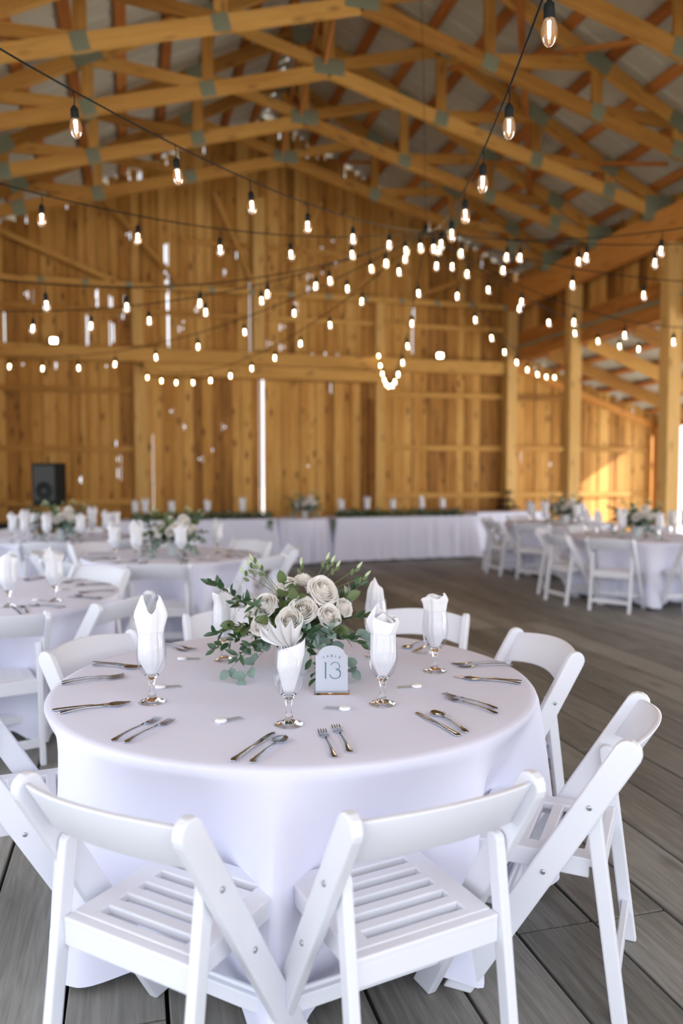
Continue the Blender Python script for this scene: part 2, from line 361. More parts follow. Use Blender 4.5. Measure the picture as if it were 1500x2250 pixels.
# trusses
def chz_top(x): return 7.92-.5*abs(x-2.5)
def chz_bot(x): return 6.66-.275*abs(x-2.5)
TRY = [round(8.42+1.455*k, 3) for k in range(-8, 4)]
def truss(y, idx):
    t = empty('roof_truss', (2.5, y, 5.3))
    def beam(name, a, b, w=.05, h=.14, mat=BEAM, dy=0):
        if abs(a[0]-b[0]) < .01: w, h = h, w
        m = MB(); m.beam((a[0]-2.5, dy, a[1]-5.3), (b[0]-2.5, dy, b[1]-5.3), w, h); return m.obj(name, mat, t)
    def plate(x, z, w, h, ang=0):
        w *= 1.15; h *= 1.15
        for s_ in (-1, 1):
            m = MB(); rot = Matrix.Rotation(-ang, 3, 'Y'); n = int(w/.022)
            m.box((0, 0, 0), (w, .003, h))
            for k in range(n): m.box((-w/2+(k+.5)*w/n, .0022*s_, 0), (.009, .003, h*.94))
            o = m.obj('gusset_plate', PLATE, t); o.location = (x-2.5, s_*.041, z-5.3); o.rotation_euler = (0, -ang, 0)
    for s_ in (-1, 1):
        X = lambda d: 2.5+s_*d
        beam('top_chord', (X(0), 7.92), (X(5.35), 7.92-.5*5.35), w=.075, h=.165)
        beam('bottom_chord', (X(0), 6.66), (X(5.1), 6.66-.275*5.1), w=.075, h=.165)
        beam('web_member', (X(0.05), 6.74), (X(1.50), chz_top(X(1.5))-.05), dy=.002)
        beam('web_member', (X(1.54), chz_bot(X(1.54))), (X(1.54), chz_top(X(1.54))), w=.046)
        beam('web_member', (X(1.6), chz_bot(X(1.6))+.06), (X(2.9), chz_top(X(2.9))-.05), dy=-.001)
        beam('web_member', (X(2.95), chz_bot(X(2.95))), (X(2.95), chz_top(X(2.95))), w=.046)
        beam('web_member', (X(3.0), chz_bot(X(3.0))+.04), (X(4.05), chz_top(X(4.05))-.03), dy=.001)
        beam('web_member', (X(4.1), chz_bot(X(4.1))), (X(4.1), chz_top(X(4.1))), w=.046)
        for d, top, w, h in ((1.54, 0, .16, .16), (2.95, 0, .15, .17), (4.1, 0, .16, .18), (1.54, 1, .26, .16), (2.95, 1, .30, .17), (4.1, 1, .24, .18)):
            x = X(d); z = chz_top(x) if top else chz_bot(x); plate(x, z, w, h, math.atan(-s_*(.5 if top else .275)))
        plate(X(4.95), 5.36, .44, .30, 0)
    beam('king_post', (2.5, 6.7), (2.5, 7.9), w=.046)
    plate(2.5, 6.70, .34, .17); plate(2.5, 7.86, .30, .2)
    return t
ORD = ['first', 'second', 'third', 'fourth', 'fifth', 'sixth', 'seventh', 'eighth', 'ninth', 'tenth', 'eleventh']
vis = [y for y in TRY if y > 3.2]
for i, y in enumerate(vis):
    t = truss(y, i)
    lab = 'pine scissor roof truss with grey metal gusset plates, '+('the one closest to the gable wall' if i == len(vis)-1 else ORD[i]+' one counted from the camera')
    tag(t, lab, 'roof truss', 'scissor roof trusses')
# flat-bottomed gable truss against the wall
gt = empty('gable_truss', (2.5, W-.16, 4.85))
def gb(name, a, b, h=.1): m = MB(); m.beam((a[0]-2.5, 0, a[1]-4.85), (b[0]-2.5, 0, b[1]-4.85), .045, h); return m.obj(name, BEAM, gt)
gb('bottom_chord', (-2.5, 4.85), (7.4, 4.85))
for s_ in (-1, 1):
    for a, b in (((4.6, 5.62), (2.75, 4.9)), ((3.0, 6.4), (1.6, 4.9)), ((1.0, 6.6), (.3, 5.0))): gb('web_member', (2.5+s_*a[0], a[1]), (2.5+s_*b[0], b[1]), .09)
for k in range(14):
    m = MB(); m.box((0, 0, 0), (.1, .004, .09)); o = m.obj('gusset_plate', PLATE, gt); o.location = (-4.7+k*.73, -.026, 0)
tag(gt, 'flat bottomed gable truss fixed to the end wall boards', 'roof truss')
# ridge cross braces and slope braces between the trusses
for i in range(len(vis)-1):
    m = MB(); m.beam((2.56, vis[i]+.03, 6.75), (2.56, vis[i+1]-.03, 7.75), .04, .09); o = m.obj('cross_brace', PURL); tag(o, 'ridge brace rising away from the camera, %s bay' % OR_[i], 'brace', 'ridge cross braces')
    m = MB(); m.beam((2.44, vis[i]+.03, 7.75), (2.44, vis[i+1]-.03, 6.75), .04, .09); o = m.obj('cross_brace', PURL); tag(o, 'ridge brace falling away from the camera, %s bay' % OR_[i], 'brace', 'ridge cross braces')
for x0, y0, x1, y1, bl in ((3.0, 6.0, 6.2, 11.4, 'running down to the right'), (6.9, 5.2, 4.2, 10.0, 'rising from the right eave near the camera'), (6.9, 9.0, 3.6, 14.2, 'rising towards the gable wall')):
    m = MB(); m.beam((x0, y0, chz_top(x0)-.1), (x1, y1, chz_top(x1)-.1), .09, .035); o = m.obj('slope_brace', PURL); tag(o, 'long diagonal brace under the right roof slope, '+bl, 'brace', 'slope braces')

# ------------------------------------------------------------------ posts, girders, girts
def sq_post(x, y, z0, z1, w, label, name='support_post', mat=POSTW, cat='post', d=None, group=None):
    m = MB(); d = d or w; n = 3
    for k in range(n): m.box((0, -d/2+(k+.5)*d/n, (z1-z0)/2), (w, d/n-.0015, z1-z0), random.uniform(.3, .8), 2)
    o = m.obj(name, mat, loc=(x, y, z0), bevel=.004); tag(o, label, cat, group); return o
for y, l in ((W-.13, 'square pine post in the corner where the aisle meets the gable wall'), (12.1, 'tall square pine post standing between the small round table and the side wall'), (9.55, 'tall square pine post at the right, behind the back right table')):
    sq_post(RX, y, 0, 4.78, .215, l)
for y, n in ((7.0, 'fourth'), (4.4, 'fifth'), (1.8, 'sixth')): sq_post(RX, y, 0, 4.78, .215, 'square pine post of the right row, %s from the gable wall' % n)
for y, n in ((W-.13, 'first'), (12.1, 'second'), (9.55, 'third'), (7.0, 'fourth'), (4.4, 'fifth'), (1.8, 'sixth')): sq_post(LX, y, 0, 5.2, .2, 'square pine post on the left side, %s from the gable wall' % n)
sq_post(11.0, W-.2, 0, 2.5, .22, 'reddish corner post at the open end of the aisle wall', mat=PURL)
for y, n in ((10.0, 'first'), (5.4, 'second'), (.8, 'third')): sq_post(11.15, y, 0, 2.5, .2, 'outer aisle post by the open side, %s after the corner' % n)
for x, z0, z1, w, l in ((.17, 0, 3.42, .22, 'wide pine post left of the sliding doors'), (4.68, 0, 4.9, .18, 'wide pine post right of the sliding doors'), (2.32, 3.8, 6.6, .22, 'short pine post rising above the door header to the gable'), (.13, 3.8, 4.8, .2, 'stub post above the header left of the doors')):
    m = MB(); m.box((0, 0, (z1-z0)/2), (w, .12, z1-z0), .6, 2); tag(m.obj('wall_post', POSTW, loc=(x, W-.065, z0), bevel=.004), l, 'post')
m = MB(); m.box((0, 0, 0), (.03, .1, 2.7), .2, 2); tag(m.obj('door_glow_strip', PURL, loc=(4.50, W-.05, 1.6)), 'thin orange strip painted as the light glow beside the right sliding door', 'board')  # orange light glow along the door edge, painted as a solid strip
def hbeam(name, x0, x1, z, h, d, y, label, mat=BEAM, cat='beam', group=None):
    m = MB(); m.box((0, 0, 0), (x1-x0, d, h), None, 0); o = m.obj(name, mat, loc=((x0+x1)/2, y, z), bevel=.004); tag(o, label, cat, group); return o
hbeam('wall_beam', LX, 7.34, 3.635, .25, .14, W-.08, 'heavy horizontal beam across the gable wall above the doors')
hbeam('door_header', .22, 4.64, 3.38, .22, .24, W-.13, 'boxed track header over the sliding doors', cat='header')
for z in (1.0, 1.95, 3.0):
    for a, b, n in ((LX, .05, 'left of the doors'), (4.8, 7.34, 'right of the doors'), (7.58, 8.75, 'between the corner post and the aisle stud'), (9.1, 10.85, 'in the aisle bay')):
        if z > 2.5 and a > 9: continue
        hbeam('wall_girt', a, b, z+(.0 if a < 4 else .07), .105, .045, W-.025, 'horizontal wall girt %s, %s' % (n, {1.0: 'lowest of its bay', 1.95: 'at head height', 3.0: 'uppermost of its bay'}[z]), cat='girt')
for a, b, z, n in ((LX, 2.1, 4.42, 'left half of the upper gable wall'), (2.5, 4.6, 4.42, 'middle of the upper gable wall'), (4.8, 7.4, 4.42, 'right end of the upper gable wall'), (.9, 4.4, 5.72, 'high up under the peak')):
    hbeam('wall_girt', a, b, z, .085, .045, W-.025, 'horizontal wall girt across the '+n, cat='girt')
m = MB(); m.beam((7.6, W-.04, 3.70), (11.2, W-.04, 3.70-.35*3.6), .05, .16); tag(m.obj('rake_board', ORNG), 'sloping rake board along the top of the aisle wall', 'board')
m = MB(); m.box((8.93, W-.05, 1.55), (.24, .1, 3.1), .5, 2); tag(m.obj('wall_post', POSTW), 'flat stud in the middle of the aisle wall behind the tall post', 'post')
def ybeam(name, x, z, w, h, label, mat=BEAM, cat='beam', y0=-4.2, y1=W-.02):
    m = MB(); n = 3
    for k in range(n):
        a = y0+(y1-y0)*k/n; b = y0+(y1-y0)*(k+1)/n; m.box((x, (a+b)/2, z), (w, b-a-.004, h), None, 1)
    o = m.obj(name, mat, bevel=.004); tag(o, label, cat); return o
ybeam('girder', RX-.02, 5.03, .16, .52, 'deep pine girder carried on the tall right hand posts', ORNG)
ybeam('girder', LX, 5.30, .14, .20, 'pine girder carried on the left wall posts')
ybeam('ledger_beam', 7.60, 4.20, .07, .28, 'upper orange ledger beam along the aisle', ORNG)
ybeam('ledger_beam', 7.58, 3.90, .09, .26, 'lower orange ledger beam holding the aisle rafters', ORNG)
ybeam('flashing_strip', 7.52, 4.045, .03, .05, 'narrow grey green metal strip between the two ledger beams', PLATE, 'flashing')
ybeam('eave_beam', 11.1, 2.62, .12, .22, 'eave beam along the open outer side of the aisle', PURL)
for i, y in enumerate((13.2, 11.9, 10.6, 9.3, 8.0, 6.7, 5.4, 4.1, 2.8, 1.5)):
    m = MB(); m.beam((7.62, y, 3.78), (11.3, y, 3.78-.35*3.68), .045, .23); tag(m.obj('aisle_rafter', BEAM), 'sloping rafter of the low aisle roof, %s from the gable wall' % OR_[i], 'rafter', 'aisle rafters')
# outside on the right, glimpsed through the open side
m = MB(); m.box((0, 0, 0), (.08, 1.2, .5)); tag(m.obj('red_banner', REDB, loc=(11.35, 12.3, 2.32)), 'small red cloth hanging under the eave at the open side', 'banner')

# ------------------------------------------------------------------ wall floodlights
def flood(x, z, label):
    t = empty('flood_light', (x, W-.28, z)); m = MB(); m.box((0, .04, 0), (.16, .05, .12)); m.obj('housing', BLACK, t, bevel=.006)
    m = MB(); m.box((0, .1, -.02), (.03, .12, .03)); m.obj('bracket', BLACK, t)
    m = MB(); m.box((0, .008, 0), (.10, .012, .075)); m.obj('lens', FLOODM, t)
    tag(t, label, 'flood light')
flood(-1.27, 3.80, 'small glaring floodlight on the wall beam left of the sliding doors')
flood(5.86, 3.82, 'small glaring floodlight on the wall beam right of the sliding doors')

# ------------------------------------------------------------------ string lights
def bulb_mesh():
    g = MB(); prof = [(.011, -.03), (.014, -.038), (.021, -.055), (.0265, -.075), (.0275, -.088), (.025, -.105), (.018, -.120), (.009, -.129), (.001, -.132)]
    g.lathe(prof, 18); s = MB(); s.lathe([(.001, .012), (.008, .012), (.011, .004), (.017, 0), (.018, -.02), (.0185, -.046), (.016, -.05), (.001, -.05)], 16)
    f = MB()
    for a in range(4):
        x, y = .0055*cos(a*pi/2), .0055*sin(a*pi/2); f.tube([(x, y, -.052), (x*.6, y*.6, -.105)], .0021, 5)
    return g.mesh('bulb'), s.mesh('socket'), f.mesh('filament')
BM, SM, FM = bulb_mesh()
for me, m_ in ((BM, BULBG), (SM, BLACK), (FM, FILA)): me.materials.append(m_)
HUB = Vector((2.72, 7.0, 3.82))
STR = [((.57,-.2,3.48),.52,.78,.685,10,'passing overhead, its largest bulb near the top edge'),
 ((-2.75,.92,3.56),.45,.16,.708,12,'topmost on the left side'),
 ((-2.75,4.3,3.61),.39,.28,.671,9,'second from the top on the left side'),
 ((-2.75,5.6,3.16),.52,.45,.600,9,'third from the top on the left side'),
 ((-2.75,7.9,3.14),.42,.53,.519,10,'fourth from the top on the left side'),
 ((-2.6,12.2,3.38),.59,.21,.641,12,'sagging to the far left wall post, fifth from the top'),
 ((-.05,14.3,3.5),.65,.40,.594,12,'sagging to the post left of the doors, lowest of all'),
 ((4.62,14.4,3.98),.94,.65,.572,13,'hanging as a narrow loop in front of the doors'),
 ((7.3,12.2,3.37),.39,.33,.660,11,'ending at the first tall post from the gable wall'),
 ((7.3,9.75,3.46),.23,.43,.636,8,'ending at the tall post behind the right tables'),
 ((7.35,6.88,3.37),.53,.43,.576,8,'lower wire going out of frame on the right'),
 ((7.35,4.85,3.36),.36,.73,.627,7,'middle wire going out of frame on the right'),
 ((7.35,3.32,3.65),.33,.14,.630,10,'upper wire going out of frame on the right'),
 ((7.35,.53,5.2),1.0,.39,.604,13,'highest wire going out of frame on the right')]
for end, sag, s0, ds, n, lab in STR:
    end = Vector(end); L = (end-HUB).length
    def P(t): p = HUB.lerp(end, t); p.z -= 4*sag*t*(1-t); return p
    root = empty('string_light', HUB)
    m = MB(); m.tube([P(k/28)-HUB for k in range(29)], .0045, 6); m.obj('cable', BLACK, root)
    for k in range(n):
        t = (s0+ds*k)/L
        if t > .99: break
        p = P(t)-HUB; so = bpy.data.objects.new('socket', SM); COL.objects.link(so); so.parent = root; so.location = p-Vector((0, 0, .075))
        so.rotation_euler = (random.uniform(-.1, .1), random.uniform(-.1, .1), 0)
        w_ = MB(); w_.tube([(0, 0, .077), (.004, .002, .045), (0, 0, .01)], .0028, 5); w_.obj('drop_wire', BLACK, so)
        b_ = bpy.data.objects.new('bulb', BM); COL.objects.link(b_); b_.parent = so
        f_ = bpy.data.objects.new('filament', FM); COL.objects.link(f_); f_.parent = so
    tag(root, 'bulb string '+lab, 'string light', 'strings of bulbs from the hub')
m = MB(); m.tube([HUB, HUB+Vector((-.05, -.05, 1.4)), (2.62, 6.96, 6.5)], .003, 5); m.tube([HUB+Vector((0, 0, .06)), HUB-Vector((0, 0, .05))], .02, 8)
tag(m.obj('hanging_wire', BLACK), 'thin vertical wire holding the meeting point of the light strings', 'wire')
hubl = bpy.data.lights.new('bulb_glow', 'POINT'); hubl.energy = 45; hubl.color = (1, .72, .42); hubl.shadow_soft_size = .5
ho = bpy.data.objects.new('bulb_glow', hubl); COL.objects.link(ho); ho.location = HUB-Vector((0, 0, .3))

# ------------------------------------------------------------------ folding chair
def capsule(p0, p1, hw, top_round=True, bot_cut=True, n=7):
    """outline of a board in the (y,z) plane from p0 (floor) to p1 (rounded top)"""
    d = Vector((p1[0]-p0[0], p1[1]-p0[1])); d.normalize(); q = Vector((-d.y, d.x))
    pts = []
    if bot_cut:  # cut level with the floor
        for s_ in (1, -1):
            o = Vector(p0)+q*hw*s_; k = -o.y/d.y; pts.append((o.x+d.x*k, o.y+d.y*k))
    else: pts += [tuple(Vector(p0)+q*hw), tuple(Vector(p0)-q*hw)]
    c = Vector(p1)-d*hw; a0 = math.atan2(-q.y, -q.x)
    for k in range(n+1): a = a0+pi*k/n; pts.append((c.x+hw*cos(a), c.y+hw*sin(a)))
    return pts
RT = (.235, .815); RB = (-.25, 0)
def rail_y(z): return RB[0]+(RT[0]-RB[0])*z/RT[1]
def make_chair():
    t = empty('folding_chair')
    for s_ in (-1, 1):
        m = MB(); m.prism(capsule(RB, RT, .037), s_*.248-.015, s_*.248+.015); r = m.obj('side_rail', WHITE, t, bevel=.006)
        for z in (.415, .62):
            m = MB(); m.lathe([(0.0005, 0), (.0075, 0), (.0075, .002), (.005, .004), (.0005, .003)], 12); o = m.obj('bolt', BOLT, r); o.location = (s_*.2635, rail_y(z), z); o.rotation_euler = (0, s_*pi/2, 0)
        pv = (rail_y(.62), .64); m = MB(); m.prism(capsule((.205, 0), pv, .021), s_*.216-.014, s_*.216+.014); m.obj('rear_leg', WHITE, t, bevel=.005)
    # slotted seat
    m = MB(); z0, z1 = .422, .446; yb, yf = .125, -.25
    for s_ in (-1, 1): m.box((s_*.169, (yb+yf)/2, (z0+z1)/2), (.060, yb-yf, z1-z0))
    ys = [yf, yf+.055]
    n = 6; slot = .031; sl = (yb-.03-(yf+.055)-slot*5)/4 
    y = yf+.055
    m.box((0, yf+.0275, (z0+z1)/2), (.285, .055, z1-z0))
    for k in range(4): y += slot; m.box((0, y+sl/2, (z0+z1)/2), (.285, sl, z1-z0)); y += sl
    m.box((0, yb-.015, (z0+z1)/2), (.285, .03, z1-z0))
    for s_ in (-1, 1): m.box((s_*.188, (yb+yf)/2, .410), (.022, yb-yf-.02, .04))
    m.box((0, yf+.012, .412), (.36, .02, .034))
    m.obj('seat', WHITE, t, bevel=.004)
    m = MB(); m.tube([(-.19, .0, .408), (.19, .0, .408)], .005, 8); m.obj('metal_rod', BOLT, t)
    # board under the back of the seat
    m = MB(); m.box((0, .143, .402), (.404, .020, .060)); m.box((0, .139, .436), (.404, .030, .016)); m.obj('seat_rail', WHITE, t, bevel=.004)
    m = MB(); m.box((0, .190, .115), (.404, .022, .045)); m.obj('rear_stretcher', WHITE, t, bevel=.004)
    m = MB(); yy = rail_y(.15)
    m.box((0, yy, .15), (.468, .022, .045)); m.box((0, yy-.008, .178), (.468, .012, .012)); m.obj('front_stretcher', WHITE, t, bevel=.004)
    # curved, arched back panel
    m = MB(); secs = []; N = 14
    for i in range(N+1):
        u = -1+2*i/N; x = u*.235; bow = .048*(1-u*u); ar = .020*(1-u*u)
        zt, zb = .800+ar, .672+ar*1.2
        yt, yb_ = rail_y(zt)+bow, rail_y(zb)+bow
        secs.append([(x, yb_-.008, zb), (x, yb_+.008, zb-.002), (x, yt+.008, zt-.002), (x, yt-.008, zt)])
    m.loft(secs); m.sm = [False if len(f) != 4 else True for f in m.f]
    m.obj('back_panel', WHITE, t, bevel=.004)
    tag(t, 'white folding chair', 'chair'); return t
CH = make_chair()
def chair(mx, my, out, label, group=None, lean=0):
    """(mx,my) = middle of the top of the back; out = direction (deg) the back faces away from the table"""
    a = R(out); rz = a-pi/2
    loc = (mx-.235*cos(a), my-.235*sin(a), 0)
    return inst(CH, loc, rz, label, group)

# ------------------------------------------------------------------ tablecloths
def round_cloth(Rr, seats, seed, nf=19, big=None, zf=.015, H_=.76):
    rnd = random.Random(seed); N = 360; ph = [rnd.uniform(0, 2*pi) for _ in range(6)]
    prof = []
    P = []
    zl = [1-(k/26.0) for k in range(27)]
    for i in range(N):
        th = 2*pi*i/N; col = []
        for f in (.0, .25, .5, .75, .9, .97): col.append((Rr*f*cos(th), Rr*f*sin(th), H_))
        col.append((Rr*.992*cos(th), Rr*.992*sin(th), H_-.003)); col.append((Rr*cos(th), Rr*sin(th), H_-.012))
        tuck = 0.0
        for a in seats:
            d = (th-R(a)+pi) % (2*pi)-pi; tuck = max(tuck, math.exp(-(d/.29)**4))
        fold = .55*sin(nf*th+ph[0]+.5*sin(3*th+ph[1]))+.3*sin((nf*2-3)*th+ph[2])+.15*sin(5*th+ph[3])
        bg_ = 0.0
        if big:
            for a, amp, wd_ in big:
                d = (th-R(a)+pi) % (2*pi)-pi; bg_ += amp*math.exp(-(d/wd_)**2)
        for k in range(1, 25):
            s_ = k/24.0; z = (H_-.012)*(1-s_)+zf*s_
            free = (1-tuck)
            r = Rr+.004+.018*math.sin(min(1, s_*1.4)*pi/2)*free+.068*fold*(s_**.7)*(.32+.68*free)+.018*s_*free-.175*tuck*min(1, s_*2.4)+bg_*s_**1.1
            zz = z+ (.035*max(0, fold)*s_*s_ if s_ > .8 else 0) + (.05*tuck*s_*s_)
            col.append((r*cos(th), r*sin(th), zz))
        P.append(col)
    m = MB(); m.grid(P, closed_u=True)
    return m
def table_cloth(name, c, Rr, seats, label, seed, big=None):
    o = round_cloth(Rr, seats, seed, big=big).obj(name, CLOTH, loc=(c[0], c[1], 0)); tag(o, label, 'tablecloth'); return o
T1 = (.583, 2.826); SE1 = [-126, -84, -45, 4, 48, 94, 139, -174]
table_cloth('tablecloth', T1, .885, SE1, 'white floor length cloth on the nearest round table, set around the frosted number sign', 3, big=[(-105, .13, .075), (-66, .04, .08)])
T2 = (-.97, 5.3); SE2 = [-76, -36, 8, 54, 100, 145, -170, -122]
T3 = (.33, 7.42); SE3 = [-97, -48, -5, 40, 85, 130, 176, -142]
T4 = (-.75, 9.65); SE4 = [-97, -52, -8, 38, 84, 130, 176, -142]
T5 = (5.98, 8.12); SE5 = [-142, -178, -94, -48, 0, 45, 92, 140]
T6 = (6.33, 10.6); SE6 = [-140, -178, -94, -48, 0, 45, 92, 140]
table_cloth('tablecloth', T2, .88, SE2, 'white round cloth cut by the left edge, second closest table', 5)
table_cloth('tablecloth', T3, .80, SE3, 'white round cloth on the middle left table behind the flowers', 6)
table_cloth('tablecloth', T4, .88, SE4, 'white round cloth on the far left table before the speaker', 8)
table_cloth('tablecloth', T5, .86, SE5, 'white round cloth with deep folds on the nearer right table', 9)
table_cloth('tablecloth', T6, .84, SE6, 'white round cloth on the farther right table beside the gable wall', 10)
# small round sweetheart table with close folds
o = round_cloth(.46, [], 12, nf=17, zf=.02).obj('tablecloth', CLOTH, loc=(2.80, 12.95, 0)); tag(o, 'closely pleated white cloth on the small round table between the two long ones', 'tablecloth')
def long_cloth(x0, x1, y0, y1, label, seed, rz=0):
    rnd = random.Random(seed); per = []; 
    def run(a, b, n):
        for k in range(n): f = k/n; per.append((a[0]+(b[0]-a[0])*f, a[1]+(b[1]-a[1])*f))
    w, d = x1-x0, y1-y0; n1, n2 = int(w/.025), int(d/.025)
    hw, hd = w/2, d/2; rc = .04
    run((-hw, -hd), (hw, -hd), n1); run((hw, -hd), (hw, hd), n2); run((hw, hd), (-hw, hd), n1); run((-hw, hd), (-hw, -hd), n2)
    P = []; ph = rnd.uniform(0, 6); L = 0; n = len(per)
    for i, (x, y) in enumerate(per):
        nx, ny = (0, -1) if i < n1 else ((1, 0) if i < n1+n2 else ((0, 1) if i < 2*n1+n2 else (-1, 0)))
        dc = min(abs(abs(x)-hw)+abs(abs(y)-hd), 1); corner = math.exp(-(dc/.1)**2)
        cx, cy = (x/hw, y/hd)
        if corner > .3: v = Vector((math.copysign(1, x), math.copysign(1, y))).normalized(); nx, ny = (nx*(1-corner)+v.x*corner, ny*(1-corner)+v.y*corner)
        col = [(0, 0, .76), (x*.5, y*.5, .76), (x*.97, y*.97, .76), (x*.995, y*.995, .757), (x+nx*.004, y+ny*.004, .745)]
        s = i*.025; f = .5*sin(s*21+ph+sin(s*3.1))+.3*sin(s*37+2)+.2*sin(s*8)
        for k in range(1, 13):
            q = k/12; am = (.006+.016*q)*f+.05*q+.10*corner*q
            col.append((x+nx*am, y+ny*am, .745-(.72-.02*max(0, f))*q))
        P.append(col)
    m = MB(); m.grid(P, closed_u=True); o = m.obj('tablecloth', CLOTH, loc=((x0+x1)/2, (y0+y1)/2, 0), rz=rz); tag(o, label, 'tablecloth'); return o
long_cloth(-.25, 2.32, 12.72, 13.48, 'white cloth of the long head table left of the small round table', 1)
long_cloth(3.32, 5.95, 12.72, 13.48, 'white cloth of the long head table right of the small round table', 2, rz=R(3))
long_cloth(6.42, 7.95, 13.72, 14.30, 'white cloth on the side table against the gable wall, under the black tiered stand', 4)

# ------------------------------------------------------------------ chairs around tables
chair(-.09, 1.772, -134, 'white folding chair at lower left with its slatted seat seen through the back')
chair(.684, 1.58, -78, 'white folding chair closest to the lens at bottom centre, back to the camera')
chair(1.452, 1.958, -39, 'white folding chair seen from its side at lower right of the nearest table')
chair(1.728, 2.973, 0, 'white folding chair right of the nearest table, curved back towards open floor')
chair(1.441, 3.771, 55, 'white folding chair behind the crown folded napkin at the nearest table')
chair(.50, 4.03, 97, 'white folding chair hidden behind the flowers of the nearest table')
chair(-.188, 3.483, 138, 'white folding chair behind the left napkin glass, back arching')
chair(-.60, 2.76, -174, 'white folding chair cut by the left edge, only its side rails showing')
def ring(c, seats, r, tab, names, skip=()):
    for k, a in enumerate(seats):
        if k in skip: continue
        chair(c[0]+r*cos(R(a)), c[1]+r*sin(R(a)), a, 'white folding chair, %s, %s' % (tab, names[k]))
ring(T2, [-75, -36, 50, 98], 1.15, 'table cut by left edge', ['back straight to the camera', 'back to the nearest table', 'on the far right side', 'on the far side'])
ring(T3, SE3, 1.17, 'middle left table', ['squarely facing away from the camera', 'at its right front, turned sideways', 'on its right side', 'at its far right', 'on its far side', 'at its far left', 'on its left side', 'at its left front'])
ring(T4, SE4, 1.16, 'far left table', ['squarely facing away from the camera', 'at its right front', 'on its right side', 'at its far right', 'on its far side', 'at its far left', 'on its left side', 'at its left front'])
ring(T5, SE5, 1.22, 'nearer right table', ['back squarely to the camera', 'on its left side', 'seen from the side at the right edge', 'on the hidden right side', 'on its right side', 'at its far right', 'on its far side', 'at its far left'], skip=(3, 4))
ring(T6, SE6, 1.15, 'farther right table', ['at its left front', 'on its left side, leftmost of all', 'on its near side', 'at its right front', 'on its right side', 'at its far right', 'on its far side', 'at its far left'], skip=(3, 4))

# ------------------------------------------------------------------ goblets and napkins
def make_goblet():
    sc = lambda L: [(r*1.13, z*1.2) for r, z in L]; sb = lambda L: [(r*(1.13 if z < .078 else 1.205), .0931+(z-.0776)*1.295) for r, z in L]; K = 1.205
    t = empty('water_goblet'); m = MB()
    out = [(.0005, .000), (.038, .000), (.0405, .0015), (.040, .003), (.030, .0065), (.018, .011), (.010, .016), (.0115, .021), (.0095, .027), (.0070, .034), (.0075, .046), (.0085, .056), (.0110, .060),
           (.0095, .064), (.014, .070), (.022, .0775), (.018, .079), (.010, .0782), (.0005, .078)]
    m.lathe(sc(out), 40); m.obj('stem_and_foot', GLASS, t)
    m = MB(); m.lathe(sb([(.0222, .0776), (.032, .090), (.0385, .106), (.0415, .124), (.0415, .142), (.0395, .162), (.0372, .180), (.0362, .1935)]), 40); m.obj('bowl', THIN, t)
    m = MB(); m.tube([(.0362*K*cos(2*pi*k/32), .0362*K*sin(2*pi*k/32), .2435) for k in range(33)], .0009, 6); m.obj('rim', THIN, t)
    tag(t, 'goblet', 'glass'); return t
GOB = make_goblet()
